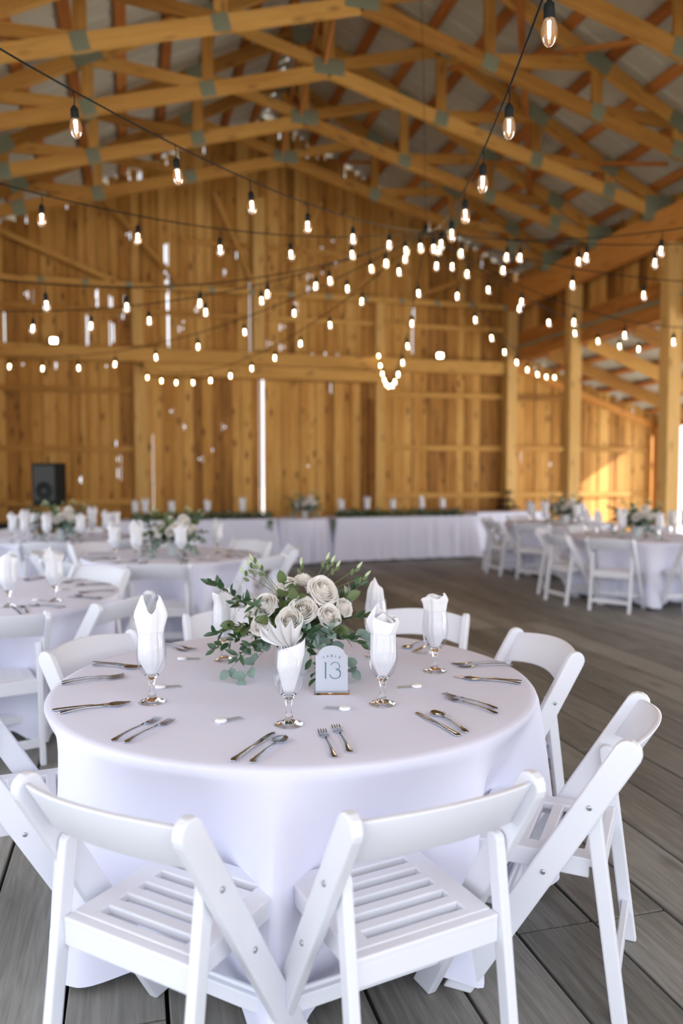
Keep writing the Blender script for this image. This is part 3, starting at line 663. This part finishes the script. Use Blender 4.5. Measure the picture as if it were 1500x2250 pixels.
def napkin(kind, seed):
    rnd = random.Random(seed); m = MB()
    if kind == 'fan':
        # accordion pleats rising from the bowl and fanning to the left
        P = []; n = 10
        for j in range(n):
            f = j/(n-1); zig = 1 if j % 2 else -1; col = []
            for k in range(13):
                q = k/12
                if q < .42: x = (-.016+.032*f)*(1-.2*q)+zig*.002; y = zig*.012*(.6+q); z = .082+q*.27
                else:
                    u = (q-.42)/.58; ang = R(-40+50*f); L = (.085+.022*(1-abs(f-.55)*1.2))*u + (.018*u if zig > 0 else -.020*u)
                    x = (-.016+.032*f)*.92+zig*.002+sin(ang)*L-.018*sin(u*pi)*(1-f); y = zig*.014*(1.0-.1*u); z = .082+.42*.27+cos(ang)*L*.95
                col.append((x, y, z))
            P.append(col)
        m.grid(P)
        # loose wrap over the front
        P = []
        for j in range(12):
            a = R(-150+150*j/11); col = []
            for k in range(9): q = k/8; r = .012+.022*min(1, q*1.6); col.append((r*cos(a)+.006*q, r*sin(a)*.95, .08+q*(.10+.05*j/11)))
            P.append(col)
        m.grid(P)
    else:
        N = 44; P = []; ph = rnd.uniform(0, 6)
        for i in range(N):
            th = 2*pi*i/N
            if kind == 'two': zt = .238+.055*max(0, 1-abs((th % pi if th % pi < pi/2 else pi-th % pi)-.4)/1.15)
            elif kind == 'peak': zt = .235+.068*max(0, cos((th-2.0)/2.0))**6+.02*abs(cos(th))
            elif kind == 'crown': zt = .252+.022*abs(cos(1.5*th+.4))**2+.01*cos(th)
            else: zt = .24+.05*max(0, cos(th-1.2))**3+.03*max(0, cos(th+1.6))**4
            col = []
            for k in range(17):
                q = k/16; z = .080+q*(zt-.080)
                if z < .12: r = .011+(z-.08)/.04*.022
                elif z < .19: r = .033-(z-.12)/.07*.002
                elif z < .235: r = .031+(z-.19)/.045*(.010 if kind != 'crown' else .004)
                else: r = .041-(z-.235)/.06*(.022 if kind != 'crown' else .018)
                amp = .09 if z < .19 else .16
                r *= 1+amp*sin(5*th+ph+9*z)*(.4+.6*q)+.05*sin(11*th+ph*2+25*z)
                fl = 1 if z < .17 else max(.6, 1-(z-.17)/.06*.4)
                tw = .8*max(0, q-.3)*(1 if kind == 'peak' else .3)
                col.append((r*cos(th+tw), r*sin(th+tw)*fl, z))
            P.append(col)
        m.grid(P, closed_u=True)
        # inner folded layer
        P = []
        for i in range(15):
            f = i/14; col = []
            for k in range(9): q = k/8; z = .16+q*(.078+(.012*abs(2*f-1)**1.5 if kind == 'two' else .035*(1-abs(2*f-1)))); col.append(((f-.5)*(.05+.012*q), .008*sin(f*9+q*3), z))
            P.append(col)
        m.grid(P)
    hs = {'fan': .70, 'two': 1.22, 'peak': .78, 'crown': .72, 'loose': .8}[kind]; ws = {'fan': .98, 'two': 1.0, 'peak': 1.0, 'crown': .98, 'loose': 1.05}[kind]
    v2 = []
    for x, y, z in m.v:
        u = max(0, min(1, (z-.185)/.06)); zz = .097+(z-.08)*1.36 if z < .185 else .240+(z-.185)*hs; k = 1.30*(1+(ws-1)*u); v2.append((x*k, y*k, zz))
    m.v = v2
    o = m.obj('folded_napkin', NAPK, solid=.0016, sub=(0 if kind == 'fan' else 1)); tag(o, 'napkin', 'napkin'); return o
NK = {k: napkin(k, i) for i, k in enumerate(('fan', 'two', 'peak', 'crown', 'loose'))}
def setting(x, y, z, kind, rz, gl, nl):
    inst(GOB, (x, y, z), rz, gl); nk = inst(NK[kind], (x, y, z+.0005), rz, nl); nk.scale = (1.18, 1.1, 1) if y > 3.5 else (1, 1, 1)
Z0 = .7605
for x, y, k, rz, w in ((.055, 2.665, 'two', -.27, 'left of the nearest table'), (.457, 2.316, 'fan', -.27, 'in front of the number sign'), (.803, 2.442, 'peak', -.4, 'just right of the number sign'),
                  (1.134, 2.796, 'crown', -.5, 'right of the nearest table'), (.985, 3.09, 'peak', 1.2, 'behind the glass right of the number sign'), (.36, 3.19, 'loose', .8, 'behind the left side of the flowers')):
    kn = {'two': 'two pointed', 'fan': 'fan pleated', 'peak': 'single peaked', 'crown': 'crown shaped', 'loose': 'loosely folded'}[k]
    setting(x, y, Z0, k, rz, 'stemmed water goblet holding the %s napkin, %s' % (kn, w), '%s white napkin in the goblet %s' % (kn, w))
FARG = {'table cut by left edge': (T2, [(-.46, 4.93, 'peak'), (-.70, 4.80, 'loose'), (-1.35, 5.0, 'two'), (-.52, 5.62, 'crown')][:2]),
 'middle left table': (T3, [(-.16, 7.20, 'peak'), (.03, 6.98, 'two'), (.41, 6.98, 'loose'), (.50, 7.95, 'crown'), (.78, 7.45, 'peak')]),
 'far left table': (T4, [(-1.29, 9.3, 'peak'), (-1.16, 9.22, 'two'), (-1.10, 9.6, 'crown'), (-.92, 9.12, 'peak'), (-.56, 9.1, 'loose'), (-.48, 9.9, 'two'), (-.30, 9.5, 'peak'), (-.2, 9.62, 'crown')]),
 'nearer right table': (T5, [(5.50, 8.32, 'peak'), (5.58, 7.95, 'two'), (5.52, 8.6, 'crown'), (5.93, 7.72, 'loose'), (6.2, 8.55, 'peak'), (6.42, 7.9, 'two'), (6.47, 8.2, 'crown')]),
 'farther right table': (T6, [(5.95, 10.75, 'peak'), (6.0, 10.45, 'two'), (6.38, 10.2, 'crown'), (6.55, 10.3, 'peak'), (6.05, 11.0, 'loose')]),
 'left head table': ((1.03, 13.1), [(.04, 12.9, 'peak'), (.20, 12.9, 'two'), (.62, 13.0, 'crown'), (1.2, 12.95, 'peak'), (1.78, 12.95, 'two')]),
 'right head table': ((4.6, 13.1), [(3.48, 12.9, 'peak'), (3.95, 12.9, 'two'), (4.42, 12.9, 'crown'), (4.98, 12.95, 'two'), (5.4, 13.0, 'peak')])}
OW = ['leftmost', 'second from the left', 'third from the left', 'fourth from the left', 'fifth from the left', 'sixth from the left', 'seventh from the left', 'eighth from the left']
for tn, (c, L) in FARG.items():
    L = sorted(L, key=lambda p: (p[0]*cos(YAW)-p[1]*sin(YAW))/(p[0]*sin(YAW)+p[1]*cos(YAW)))
    for i, (x, y, k) in enumerate(L):
        zz = Z0 
        setting(x, y, zz, k, random.uniform(-.8, .8), 'stemmed goblet with napkin on the %s, %s there' % (tn, OW[i]), 'white napkin in goblet on the %s, %s there' % (tn, OW[i]))

# ------------------------------------------------------------------ cutlery (handle along -x end, business end +x; origin mid length)
def esec(x, hw, zc, ht, n=10): return [(x, hw*cos(2*pi*k/n), zc+ht*sin(2*pi*k/n)) for k in range(n)]
def handle(m, x0, x1):
    L = x1-x0
    S = [(0, .0015, .0015), (.02, .0075, .0018), (.06, .0095, .0022), (.12, .0088, .0022), (.18, .0058, .0024), (.24, .0066, .0024), (.32, .0045, .0024), (.6, .0034, .0024), (.85, .0030, .0026), (1, .0032, .0024)]
    m.loft([esec(x0+L*f, w, .003+.006*sin(f*pi*.9)+(.0 if f < .9 else .003), h) for f, w, h in S])
def make_fork():
    m = MB(); handle(m, -.105, .035)
    m.loft([esec(.034, .0032, .0085, .0022), esec(.045, .007, .006, .0015), esec(.054, .012, .0045, .0012), (esec(.066, .0125, .0035, .0011))])
    for k in range(4):
        y = -.0100+k*.00667; m.loft([[(x, y+w*a, z+h*b) for a, b in ((-1, -1), (1, -1), (1, 1), (-1, 1))] for x, w, z, h in ((.064, .0019, .0035, .0010), (.085, .0017, .0035, .0010), (.100, .0014, .0055, .0009), (.107, .0006, .0075, .0006))], smooth=False)
    o = m.obj('dinner_fork', STEEL); tag(o, 'fork', 'fork'); return o
def make_spoon():
    m = MB(); handle(m, -.100, .040); P = []
    for i in range(15):
        u = i/14; x = .036+.062*u; w = .0195*(sin(pi*min(1, u*1.0))**.6)*(1.05-.12*u)+.0008
        P.append([(x, w*(-1+2*k/10), .009-.006*sin(pi*u)**.7*(1-(-1+2*k/10)**2)) for k in range(11)])
    b = MB(); m.grid(P); o = m.obj('soup_spoon', STEEL, solid=.0014); tag(o, 'spoon', 'spoon'); return o
def make_knife():
    m = MB(); m.loft([esec(-.118, .002, .004, .002), esec(-.114, .0085, .004, .003), esec(-.10, .0105, .0045, .0035), esec(-.085, .0088, .0045, .0035), esec(-.02, .0068, .0045, .0035), esec(.005, .0070, .004, .0028), esec(.010, .0085, .0035, .0012), esec(.06, .0100, .0032, .0011), esec(.095, .0095, .0032, .001), esec(.112, .0065, .0032, .0009), esec(.118, .001, .0032, .0006)])
    o = m.obj('dinner_knife', STEEL); tag(o, 'knife', 'knife'); return o
FK, SP, KN = make_fork(), make_spoon(), make_knife()
def lay(proto, p0, p1, label, z=Z0, group=None):
    a = math.atan2(p1[1]-p0[1], p1[0]-p0[0]); o = inst(proto, ((p0[0]+p1[0])/2, (p0[1]+p1[1])/2, z), a, label, group); o.scale = (1.08, 1.15, 1.1); return o
for pr, a, b, l in (
 (KN, (.246, 2.044), (.400, 2.250), 'steel dinner knife below the fan pleated napkin, its tip under the spoon'), (SP, (.295, 2.020), (.425, 2.200), 'steel soup spoon below the fan pleated napkin, beside the knife'),
 (FK, (.521, 2.0), (.540, 2.225), 'left fork of the pair in front of the number sign'), (FK, (.572, 2.02), (.590, 2.26), 'right fork of the pair in front of the number sign'),
 (KN, (.918, 2.075), (.878, 2.315), 'steel dinner knife lying left of the dark spoon at right front'), (SP, (.955, 2.085), (.928, 2.320), 'dark reflecting soup spoon at right front of the nearest table'),
 (FK, (1.122, 2.235), (1.035, 2.440), 'lower fork of the pair at the right of the nearest table'), (FK, (1.150, 2.275), (1.040, 2.490), 'upper fork of the pair at the right of the nearest table'),
 (KN, (1.382, 2.565), (1.175, 2.690), 'steel knife half under a spoon near the right edge of the nearest table'), (SP, (1.367, 2.532), (1.190, 2.655), 'soup spoon crossing a knife near the right edge of the nearest table'),
 (FK, (1.446, 2.835), (1.251, 2.865), 'rear fork of the pair behind the crossed knife and spoon'), (FK, (1.455, 2.795), (1.255, 2.815), 'front fork of the pair behind the crossed knife and spoon'),
 (KN, (1.33, 3.27), (1.17, 3.12), 'knife behind the crown shaped napkin'), (SP, (1.30, 3.31), (1.14, 3.17), 'spoon behind the crown shaped napkin'),
 (FK, (1.12, 3.49), (1.01, 3.33), 'fork on the far side of the table behind the right napkins'), (FK, (1.16, 3.46), (1.05, 3.30), 'second fork on the far side behind the right napkins'),
 (FK, (-.061, 2.300), (.062, 2.465), 'left fork of the pair at the lower left of the nearest table'), (FK, (-.026, 2.275), (.105, 2.440), 'right fork of the pair at the lower left of the nearest table'),
 (KN, (-.257, 2.646), (-.022, 2.68), 'knife by the left edge of the nearest table'), (SP, (-.244, 2.608), (-.020, 2.655), 'spoon against the knife by the left edge of the nearest table'),
 (FK, (-.255, 3.002), (-.052, 3.04), 'rear fork of the pair behind the left edge knife'), (FK, (-.252, 2.965), (-.050, 3.005), 'front fork of the pair behind the left edge knife'),
 (KN, (-.157, 3.272), (.04, 3.16), 'knife left of the two pointed napkin at the back'), (SP, (-.165, 3.235), (.01, 3.12), 'spoon left of the two pointed napkin at the back'),
 (FK, (.12, 3.56), (.24, 3.42), 'fork right of the two pointed napkin near the far cloth edge'), (FK, (.09, 3.53), (.21, 3.39), 'second fork right of the two pointed napkin near the far edge')):
    lay(pr, a, b, l)
def seat_cutlery(c, Rr, a, tn, sn):
    a = R(a); ux, uy = cos(a), sin(a); tx, ty = sin(a), -cos(a)   # tx,ty: the sitter's left
    def pt(r, t): return (c[0]+ux*r+tx*t, c[1]+uy*r+ty*t)
    for pr, t, nm in ((KN, -.15, 'knife'), (SP, -.19, 'spoon'), (FK, .15, 'inner fork'), (FK, .19, 'outer fork')):
        lay(pr, pt(Rr-.045, t), pt(Rr-.27, t), 'steel %s at the %s, %s' % (nm, tn, sn))
for c, Rr, tn, L in ((T2, .88, 'table cut by left edge', [(-75, 'place nearest the camera'), (-36, 'place at its right front'), (8, 'place at its right'), (54, 'place at its far right')]),
                     (T3, .80, 'middle left table', [(-97, 'place nearest the camera'), (-48, 'right front place'), (-142, 'left front place'), (-5, 'right hand place'), (176, 'left hand place')]),
                     (T4, .88, 'far left table', [(-97, 'nearest place'), (-52, 'right front place'), (-8, 'right hand place')]),
                     (T5, .86, 'nearer right table', [(-142, 'left front place'), (-178, 'left hand place'), (-94, 'near side place')]),
                     (T6, .84, 'farther right table', [(-140, 'left front place'), (-178, 'left hand place'), (-94, 'near side place')])):
    for a, sn in L: seat_cutlery(c, Rr, a, tn, sn)

# ------------------------------------------------------------------ place favours: clear strip with a white wax sweet
def favour():
    t = empty('place_favour'); m = MB(); m.box((.022, 0, .001), (.060, .028, .0015)); m.obj('clear_strip', FROST, t)
    m = MB(); m.lathe([(.0005, .0), (.012, .0), (.0145, .003), (.0125, .0075), (.007, .009), (.0005, .0085)], 20); m.obj('white_drop', WAXM, t)
    m = MB()
    for k in range(5): m.box((.022+k*.006, .001, .0022), (.0035, .007-.002*(k % 2), .0006))
    m.obj('name_marks', SILV, t); tag(t, 'favour', 'favour'); t.scale = (1.35, 1.35, 1.35); return t
FV = favour()
for (x, y), a, l in zip(((.257, 2.393), (.663, 2.412), (.985, 2.602), (.19, 3.247), (.088, 2.834), (1.235, 3.076)), (.3, 2.6, 3.0, -.2, .0, 2.9),
    ('left of the fan pleated napkin', 'below the number sign', 'between the peaked and crown napkins', 'right of the two pointed napkin', 'behind the stem of the two pointed napkin glass', 'behind the crown napkin glass')):
    inst(FV, (x, y, Z0), a, 'small white favour on a clear strip, '+l)
for c, Rr, tn in ((T2, .88, 'table cut by left edge'), (T3, .8, 'middle left table')):
    for a, sn in ((-80, 'nearest'), (-38, 'right front'), (10, 'right hand')):
        inst(FV, (c[0]+(Rr-.38)*cos(R(a)), c[1]+(Rr-.38)*sin(R(a)), Z0), R(a), 'small white favour on the %s, %s one' % (tn, sn))

# ------------------------------------------------------------------ table number sign
def sign():
    t = empty('table_number_sign', (.667, 2.600, Z0), -YAW*.9); t.scale = (1.48, 1.3, 1.40)
    w, h0, rr = .076, .098, .027; poly = [(-w/2, .004), (w/2, .004), (w/2, h0)]
    poly += [(w/2-.006, h0+.002)]+[(rr*1.15*cos(R(a)), h0+.002+rr*.85*sin(R(a))) for a in range(10, 171, 16)]+[(-w/2+.006, h0+.002), (-w/2, h0)]
    m = MB(); m.prism(poly, -.0015, .0015, axis=1); p = m.obj('acrylic_panel', FROST, t)
    m = MB(); m.box((0, 0, .004), (.084, .022, .008)); m.obj('acrylic_foot', ACRY, t, bevel=.001)
    def stroke(m, pts, wd_):
        for i in range(len(pts)-1): m.beam((pts[i][0], -.0021, pts[i][1]), (pts[i+1][0], -.0021, pts[i+1][1]), .0008, wd_, up=(0, -1, 0.0)) if False else seg(m, pts[i], pts[i+1], wd_)
    def seg(m, a, b, wd_):
        a = Vector(a); b = Vector(b); d = (b-a); d.normalize(); q = Vector((-d.y, d.x))*wd_/2; e = d*wd_*.25
        c = [a+q-e, a-q-e, b-q+e, b+q+e]; m.add([(v.x, -.0017, v.y) for v in c]+[(v.x, -.0024, v.y) for v in c], [(0, 1, 2, 3), (7, 6, 5, 4), (0, 4, 5, 1), (1, 5, 6, 2), (2, 6, 7, 3), (3, 7, 4, 0)])
    m = MB(); stroke(m, [(-.0145, .040), (-.0145, .080)], .0027); stroke(m, [(-.0165, .080), (-.0145, .0808)], .0012)
    up = [(.008+.0105*cos(R(a)), .0705+.0105*sin(R(a))) for a in range(165, -85, -14)]
    lo = [(.008+.0125*cos(R(a)), .0520+.0125*sin(R(a))) for a in range(82, -176, -12)]
    stroke(m, up, .0014); stroke(m, lo, .0017); stroke(m, [(.0195, .060), (.0205, .052), (.0195, .045)], .0016)
    m.obj('number', INK, t)
    G = {'T': [[(-1, 2), (1, 2)], [(0, 2), (0, 0)]], 'A': [[(-1, 0), (0, 2), (1, 0)], [(-.5, .7), (.5, .7)]], 'B': [[(-.8, 0), (-.8, 2), (.3, 2), (.8, 1.6), (.3, 1.05), (-.8, 1.05)], [(.3, 1.05), (.95, .55), (.3, 0), (-.8, 0)]], 'L': [[(-.7, 2), (-.7, 0), (.8, 0)]], 'E': [[(.8, 2), (-.7, 2), (-.7, 0), (.8, 0)], [(-.7, 1), (.5, 1)]]}
    m = MB()
    for k, ch in enumerate('TABLE'):
        a = R(90+26-13*k); cx, cz = .041*cos(a), .056+.041*sin(a); ro = a-pi/2
        for s_ in G[ch]: stroke(m, [(cx+(x*cos(ro)-z*sin(ro))*.0020, cz+(x*sin(ro)+z*cos(ro))*.0024-.002) for x, z in s_], .0010)
    m.obj('lettering', INK2, t)
    tag(t, 'frosted acrylic number sign reading TABLE 13 beside the flowers', 'table sign')
sign()

# ------------------------------------------------------------------ flowers
def rose(seed, rad=.045, n_lay=8):
    rnd = random.Random(seed); m = MB()
    for l in range(n_lay):
        f = (l+.6)/n_lay; npet = (2, 3, 3, 4, 5, 5, 6, 6)[l]; rm = rad*(.10+.88*f); top = rad*(.62-.50*f*f)
        for p in range(npet):
            ph = 2*pi*p/npet+l*1.3+rnd.uniform(-.25, .25); sp = (2*pi/npet)*.78; P = []; lift = rnd.uniform(-.06, .06)*rad
            tilt = rnd.uniform(-.04, .06)
            for i in range(11):
                u = -1+i/5; a = ph+u*sp; col = []
                edge = 1-.30*abs(u)**2.5
                for k in range(9):
                    q = k/8; z = -rad*.55+q*(top+rad*.55+lift)*edge
                    bulge = math.sin(min(1, .25+q*.85)*pi*.62)
                    r = rm*(.35+.65*min(1, bulge*1.02))
                    if q > .7: g = (q-.7)/.3; r += rad*(-.07+.27*f)*g*g; z -= rad*.20*f*f*g*g
                    r *= 1+.05*sin(4*a+l*2)*q+tilt*u; z += rad*.05*q*sin(5*a+l*2.3)
                    col.append((r*cos(a), r*sin(a), z))
                P.append(col)
            m.grid(P)
    P = []
    for i in range(40):
        a = i*.42; r = rad*(.015+.0032*i); P.append([(r*cos(a), r*sin(a), rad*.1), (r*cos(a), r*sin(a), rad*(.60-.001*i))])
    m.grid(P); m.lathe([(.0005, rad*.45), (rad*.10, rad*.40), (rad*.16, 0)], 8)
    return m.mesh('rose')
ROSES = [rose(i) for i in range(4)]
for r_ in ROSES: r_.materials.append(ROSE)
def leaf(m, p, d, nrm, L, w, shape=0):
    d = Vector(d).normalized(); n = Vector(nrm); n = (n-d*n.dot(d)); n = n.normalized() if n.length > 1e-4 else d.orthogonal().normalized(); s_ = d.cross(n); p = Vector(p); P = []
    for i in range(7):
        u = i/6; ww = w*(sin(pi*u**(.8 if shape else .95))**(.55 if shape else 1.0)); c = p+d*(L*u)+n*(-.18*L*u*u)
        P.append([tuple(c+s_*ww*v+n*abs(v)*ww*.22) for v in (-1, -.5, 0, .5, 1)])
    m.grid(P)
def sprig(m, st, a, b, sag, n, L, w, rnd, shape=0, r=.0014, tipbud=None):
    a = Vector(a); b = Vector(b); pts = []
    for k in range(11): t = k/10; p = a.lerp(b, t); p.z += sag*4*t*(1-t)*.5-sag*.3*t; pts.append(p)
    st.tube(pts, [r*(1.2-.7*k/10) for k in range(11)], 5)
    n = int(n*1.5)
    for k in range(n):
        t = .22+.78*(k+.5)/n; i = min(9, int(t*10)); p = pts[i].lerp(pts[i+1], t*10-i); d = (pts[i+1]-pts[i]).normalized()
        side = Vector((rnd.uniform(-1, 1), rnd.uniform(-1, 1), rnd.uniform(-.3, .8))); side = (side-d*side.dot(d)).normalized()
        nr = Vector((rnd.uniform(-.5, .5), rnd.uniform(-1.0, .1), rnd.uniform(.2, 1)))
        leaf(m, p, d*.55+side*.85, nr, L*rnd.uniform(.75, 1.2), w*rnd.uniform(.8, 1.15), shape)
    leaf(m, pts[-1], d, (0, -1, .4), L*.9, w*.8, shape)
def arrangement(seed, full=True, mirror=1):
    rnd = random.Random(seed); t = empty('flower_arrangement')
    m = MB(); m.lathe([(.0005, 0), (.042, 0), (.045, .004), (.047, .04), (.052, .10), (.055, .132), (.052, .133), (.044, .05), (.0005, .012)], 28); m.obj('vase', VASEM, t)
    RS = [(.110, -.09, .335, .054), (.036, -.15, .275, .046), (-.013, -.18, .242, .042), (-.108, -.12, .285, .042), (-.155, -.10, .270, .032), (-.03, -.04, .355, .030), (.190, -.08, .270, .034), (.135, -.15, .250, .040), (-.125, -.15, .215, .034), (-.06, .10, .31, .040), (.08, .12, .31, .042), (.03, .02, .36, .036), (.0, -.17, .19, .03)]
    if not full: RS = RS[:9]
    for i, (x, y, z, r) in enumerate(RS):
        o = bpy.data.objects.new('rose', ROSES[i % 4]); COL.objects.link(o); o.parent = t; o.location = (x*mirror, y, z); o.scale = (r/.041,)*3
        d = Vector((x*mirror*1.3, y*1.8-.03, .16)).normalized(); o.rotation_euler = Vector((0, 0, 1)).rotation_difference(d).to_euler()
    def branch(name, mat, specs, L, w, shape):
        for a, b, sag, n in specs:
            lm = MB(); sm = MB(); b = (b[0]*mirror, b[1], b[2]); a = (a[0]*mirror, a[1], a[2])
            sprig(lm, sm, a, b, sag, n, L, w, rnd, shape); o = lm.obj(name, mat, t); sm.obj('stem', STEM, o)
    c = (0, 0, .14)
    branch('ruscus_branch', LEAFD, [(c, (-.32, -.05, .36), .02, 20), (c, (-.29, -.14, .20), .05, 18), (c, (-.20, -.20, .13), .06, 16), (c, (-.24, .05, .27), .03, 15), (c, (.29, -.06, .24), .05, 18), (c, (.25, .05, .34), .03, 14), (c, (-.14, -.16, .30), .03, 14), (c, (.06, -.20, .20), .02, 14), (c, (.09, -.22, .055), .09, 9), (c, (.25, -.16, .16), .05, 14), (c, (-.08, .12, .30), .03, 12), (c, (-.30, -.08, .13), .07, 15)], .050, .0105, 0)
    branch('olive_branch', LEAFO, [(c, (-.04, -.10, .37), .02, 7), (c, (.20, -.05, .31), .03, 9), (c, (-.09, -.16, .24), .02, 8), (c, (.0, -.14, .31), .0, 7), (c, (-.22, -.12, .22), .03, 9), (c, (.16, -.15, .21), .03, 8), (c, (.12, .1, .28), .03, 8), (c, (-.15, .1, .25), .03, 8)], .062, .023, 1)
    branch('eucalyptus_branch', LEAFE, [(c, (.10, -.20, .17), .05, 9), (c, (.16, -.18, .10), .07, 9), (c, (.22, -.15, .07), .08, 8), (c, (.05, -.18, .22), .02, 7), (c, (-.18, -.17, .05), .10, 7), (c, (-.24, -.15, .07), .08, 6), (c, (.27, -.08, .16), .05, 7), (c, (.20, -.02, .30), .03, 6), (c, (.13, -.19, .20), .03, 8)], .048, .021, 1)
    for x, y, z in ((-.165, .0, .44), (-.18, .01, .42), (-.14, .02, .41), (-.2, .0, .39), (.14, .02, .43), (.16, .04, .41), (.12, .03, .44), (.24, .0, .41), (.02, .02, .42), (.27, -.02, .38)):
        lm = MB(); sm = MB(); sm.tube([c, (x*.45*mirror, y*.5, .32), (x*mirror, y, z)], .0013, 5); d = Vector((x*mirror, y, .3)).normalized(); q = Vector((x*mirror, y, z)); e1 = d.orthogonal().normalized(); e2 = d.cross(e1)
        lm.loft([[tuple(q+d*h+(e1*cos(k*pi/3)+e2*sin(k*pi/3))*r) for k in range(6)] for h, r in ((-.004, .002), (.006, .0065), (.018, .0055), (.030, .001))])
        o = sm.obj('bud_stem', STEM, t); lm.obj('bud', BUD, o); l2 = MB(); leaf(l2, q-d*.02, d+e1*.5, (0, -1, .3), .03, .007); leaf(l2, q-d*.04, d-e1*.6, (0, -1, .3), .03, .007); l2.obj('bud_leaves', LEAFO, o)
    tag(t, 'flowers', 'flower arrangement'); return t
FA = arrangement(3); place(FA, (.605, 2.92, Z0), -YAW, 'white rose and eucalyptus centrepiece on the nearest table behind the number sign')
FB = arrangement(5, False)
for (x, y), l, rz in (((.36, 7.35), 'white roses and greenery in a frosted vase on the middle left table', -.1), ((-.80, 9.45), 'pale roses in a frosted vase on the far left table below the speaker', -.1), ((5.85, 8.05), 'white roses in a frosted vase on the nearer right table', -.6), ((6.38, 10.55), 'white roses on the farther right table beside the gable wall', -.5), ((2.82, 12.85), 'white roses on the small round table between the head tables', -.2)):
    inst(FB, (x, y, Z0), rz, l)

# garlands along the head tables
def garland(x0, x1, y, label, seed, drop):
    rnd = random.Random(seed); t = empty('leaf_garland', ((x0+x1)/2, y, .76)); hw = (x1-x0)/2
    for nm, mat, L, w, cnt in (('dark_foliage', LEAFD, .09, .016, 420), ('grey_foliage', LEAFE, .06, .022, 200), ('olive_foliage', LEAFO, .07, .018, 200)):
        m = MB()
        for k in range(cnt):
            x = rnd.uniform(-hw, hw); a = rnd.uniform(0, 2*pi); p = (x, .09*cos(a)*rnd.random()-.02, .005+.11*abs(sin(a))*rnd.random())
            leaf(m, p, (rnd.uniform(-1, 1), rnd.uniform(-.8, .8), rnd.uniform(-.0, .8)), (rnd.uniform(-.4, .4), rnd.uniform(-1, 0), 1), L, w)
        for k in range(30): leaf(m, (drop*hw+rnd.uniform(-.06, .06), -.12-rnd.random()*.03, -rnd.random()*.18), (rnd.uniform(-.6, .6), -.3, -.8), (0, -1, .2), L, w)
        m.obj(nm, mat, t)
    m = MB(); m.tube([(-hw, 0, .02), (0, .01, .03), (hw, 0, .02)], .006, 6); m.obj('garland_stem', STEM, t)
    tag(t, label, 'garland')
garland(.0, 2.25, 12.86, 'leafy green garland along the front of the left head table', 1, .96)
garland(3.36, 5.7, 12.84, 'leafy green garland along the front of the right head table', 2, -1.0)

# ------------------------------------------------------------------ speaker, case, tiered stand
sp = empty('tripod_speaker_stand', (-1.15, 12.1, 0))
m = MB(); m.tube([(0, 0, .25), (0, 0, 1.05)], .018, 10); m.obj('pole', BLACK, sp)
for k in range(3):
    a = 2*pi*k/3+.5; m = MB(); m.tube([(0, 0, .55), (.42*cos(a), .42*sin(a), .012)], .012, 8); m.obj('leg', BLACK, sp)
    m = MB(); m.tube([(0, 0, .28), (.23*cos(a), .23*sin(a), .26)], .008, 8); m.obj('brace', BLACK, sp)
m = MB(); m.tube([(0, 0, .78), (.07, 0, .78)], .012, 8); m.obj('clamp_knob', BLACK, sp)
tag(sp, 'black tripod stand under the loudspeaker by the gable wall', 'speaker stand')
s2 = empty('loudspeaker', (-1.15, 12.1, 1.05), R(-28))
m = MB(); m.prism([(-.20, -.17), (.20, -.17), (.13, .19), (-.13, .19)], 0, .62, axis=2); m.obj('cabinet', BLACK, s2, bevel=.01)
m = MB(); m.box((0, -.176, .33), (.35, .012, .50)); m.obj('grille', GRILLE, s2, bevel=.005)
m = MB(); m.lathe([(.03, .0), (.11, .0), (.125, .012), (.13, 0)], 28); o = m.obj('woofer_ring', BLACK, s2); o.location = (0, -.185, .22); o.rotation_euler = (pi/2, 0, 0)
m = MB(); m.box((.02, -.185, .045), (.07, .006, .025)); m.obj('badge', BADGE, s2)
m = MB(); m.tube([(0, 0, -.001), (0, 0, .03)], .03, 12); m.obj('pole_mount', BLACK, s2)
tag(s2, 'black loudspeaker raised on a tripod against the gable wall', 'loudspeaker')
cs = empty('equipment_case', (-2.0, 12.4, 0)); m = MB(); m.box((0, 0, .38), (.62, .5, .72)); m.obj('case_body', BLACK, cs, bevel=.015)
m = MB(); m.box((0, 0, .755), (.66, .54, .03)); m.obj('case_lid', BLACK, cs, bevel=.008)
for k in (-1, 1): m = MB(); m.box((.2*k, -.255, .6), (.1, .02, .05)); m.obj('latch', BOLT, cs)
tag(cs, 'black equipment case at the far left wall', 'case')
st = empty('tiered_stand', (7.22, 14.0, .7605)); m = MB(); m.tube([(0, 0, 0), (0, 0, .42)], .018, 8); m.lathe([(.001, 0), (.09, 0), (.09, .012), (.012, .02)], 20); m.obj('pole', BLACK, st)
for z, w, sx in ((.06, .44, 0), (.20, .30, -.06), (.37, .16, 0)):
    m = MB(); m.lathe([(.001, 0), (w/2, 0), (w/2+.015, .035), (w/2, .037), (w/2-.01, .016), (.001, .016)], 24); o = m.obj('tray', BLACK, st); o.location = (sx, 0, z)
for x in (-.16, .1): m = MB(); m.tube([(x, -.05, .07), (x, -.05, .20)], .018, 6); m.obj('rod', BLACK, st)
tag(st, 'black three tiered serving stand on the side table', 'tiered stand')
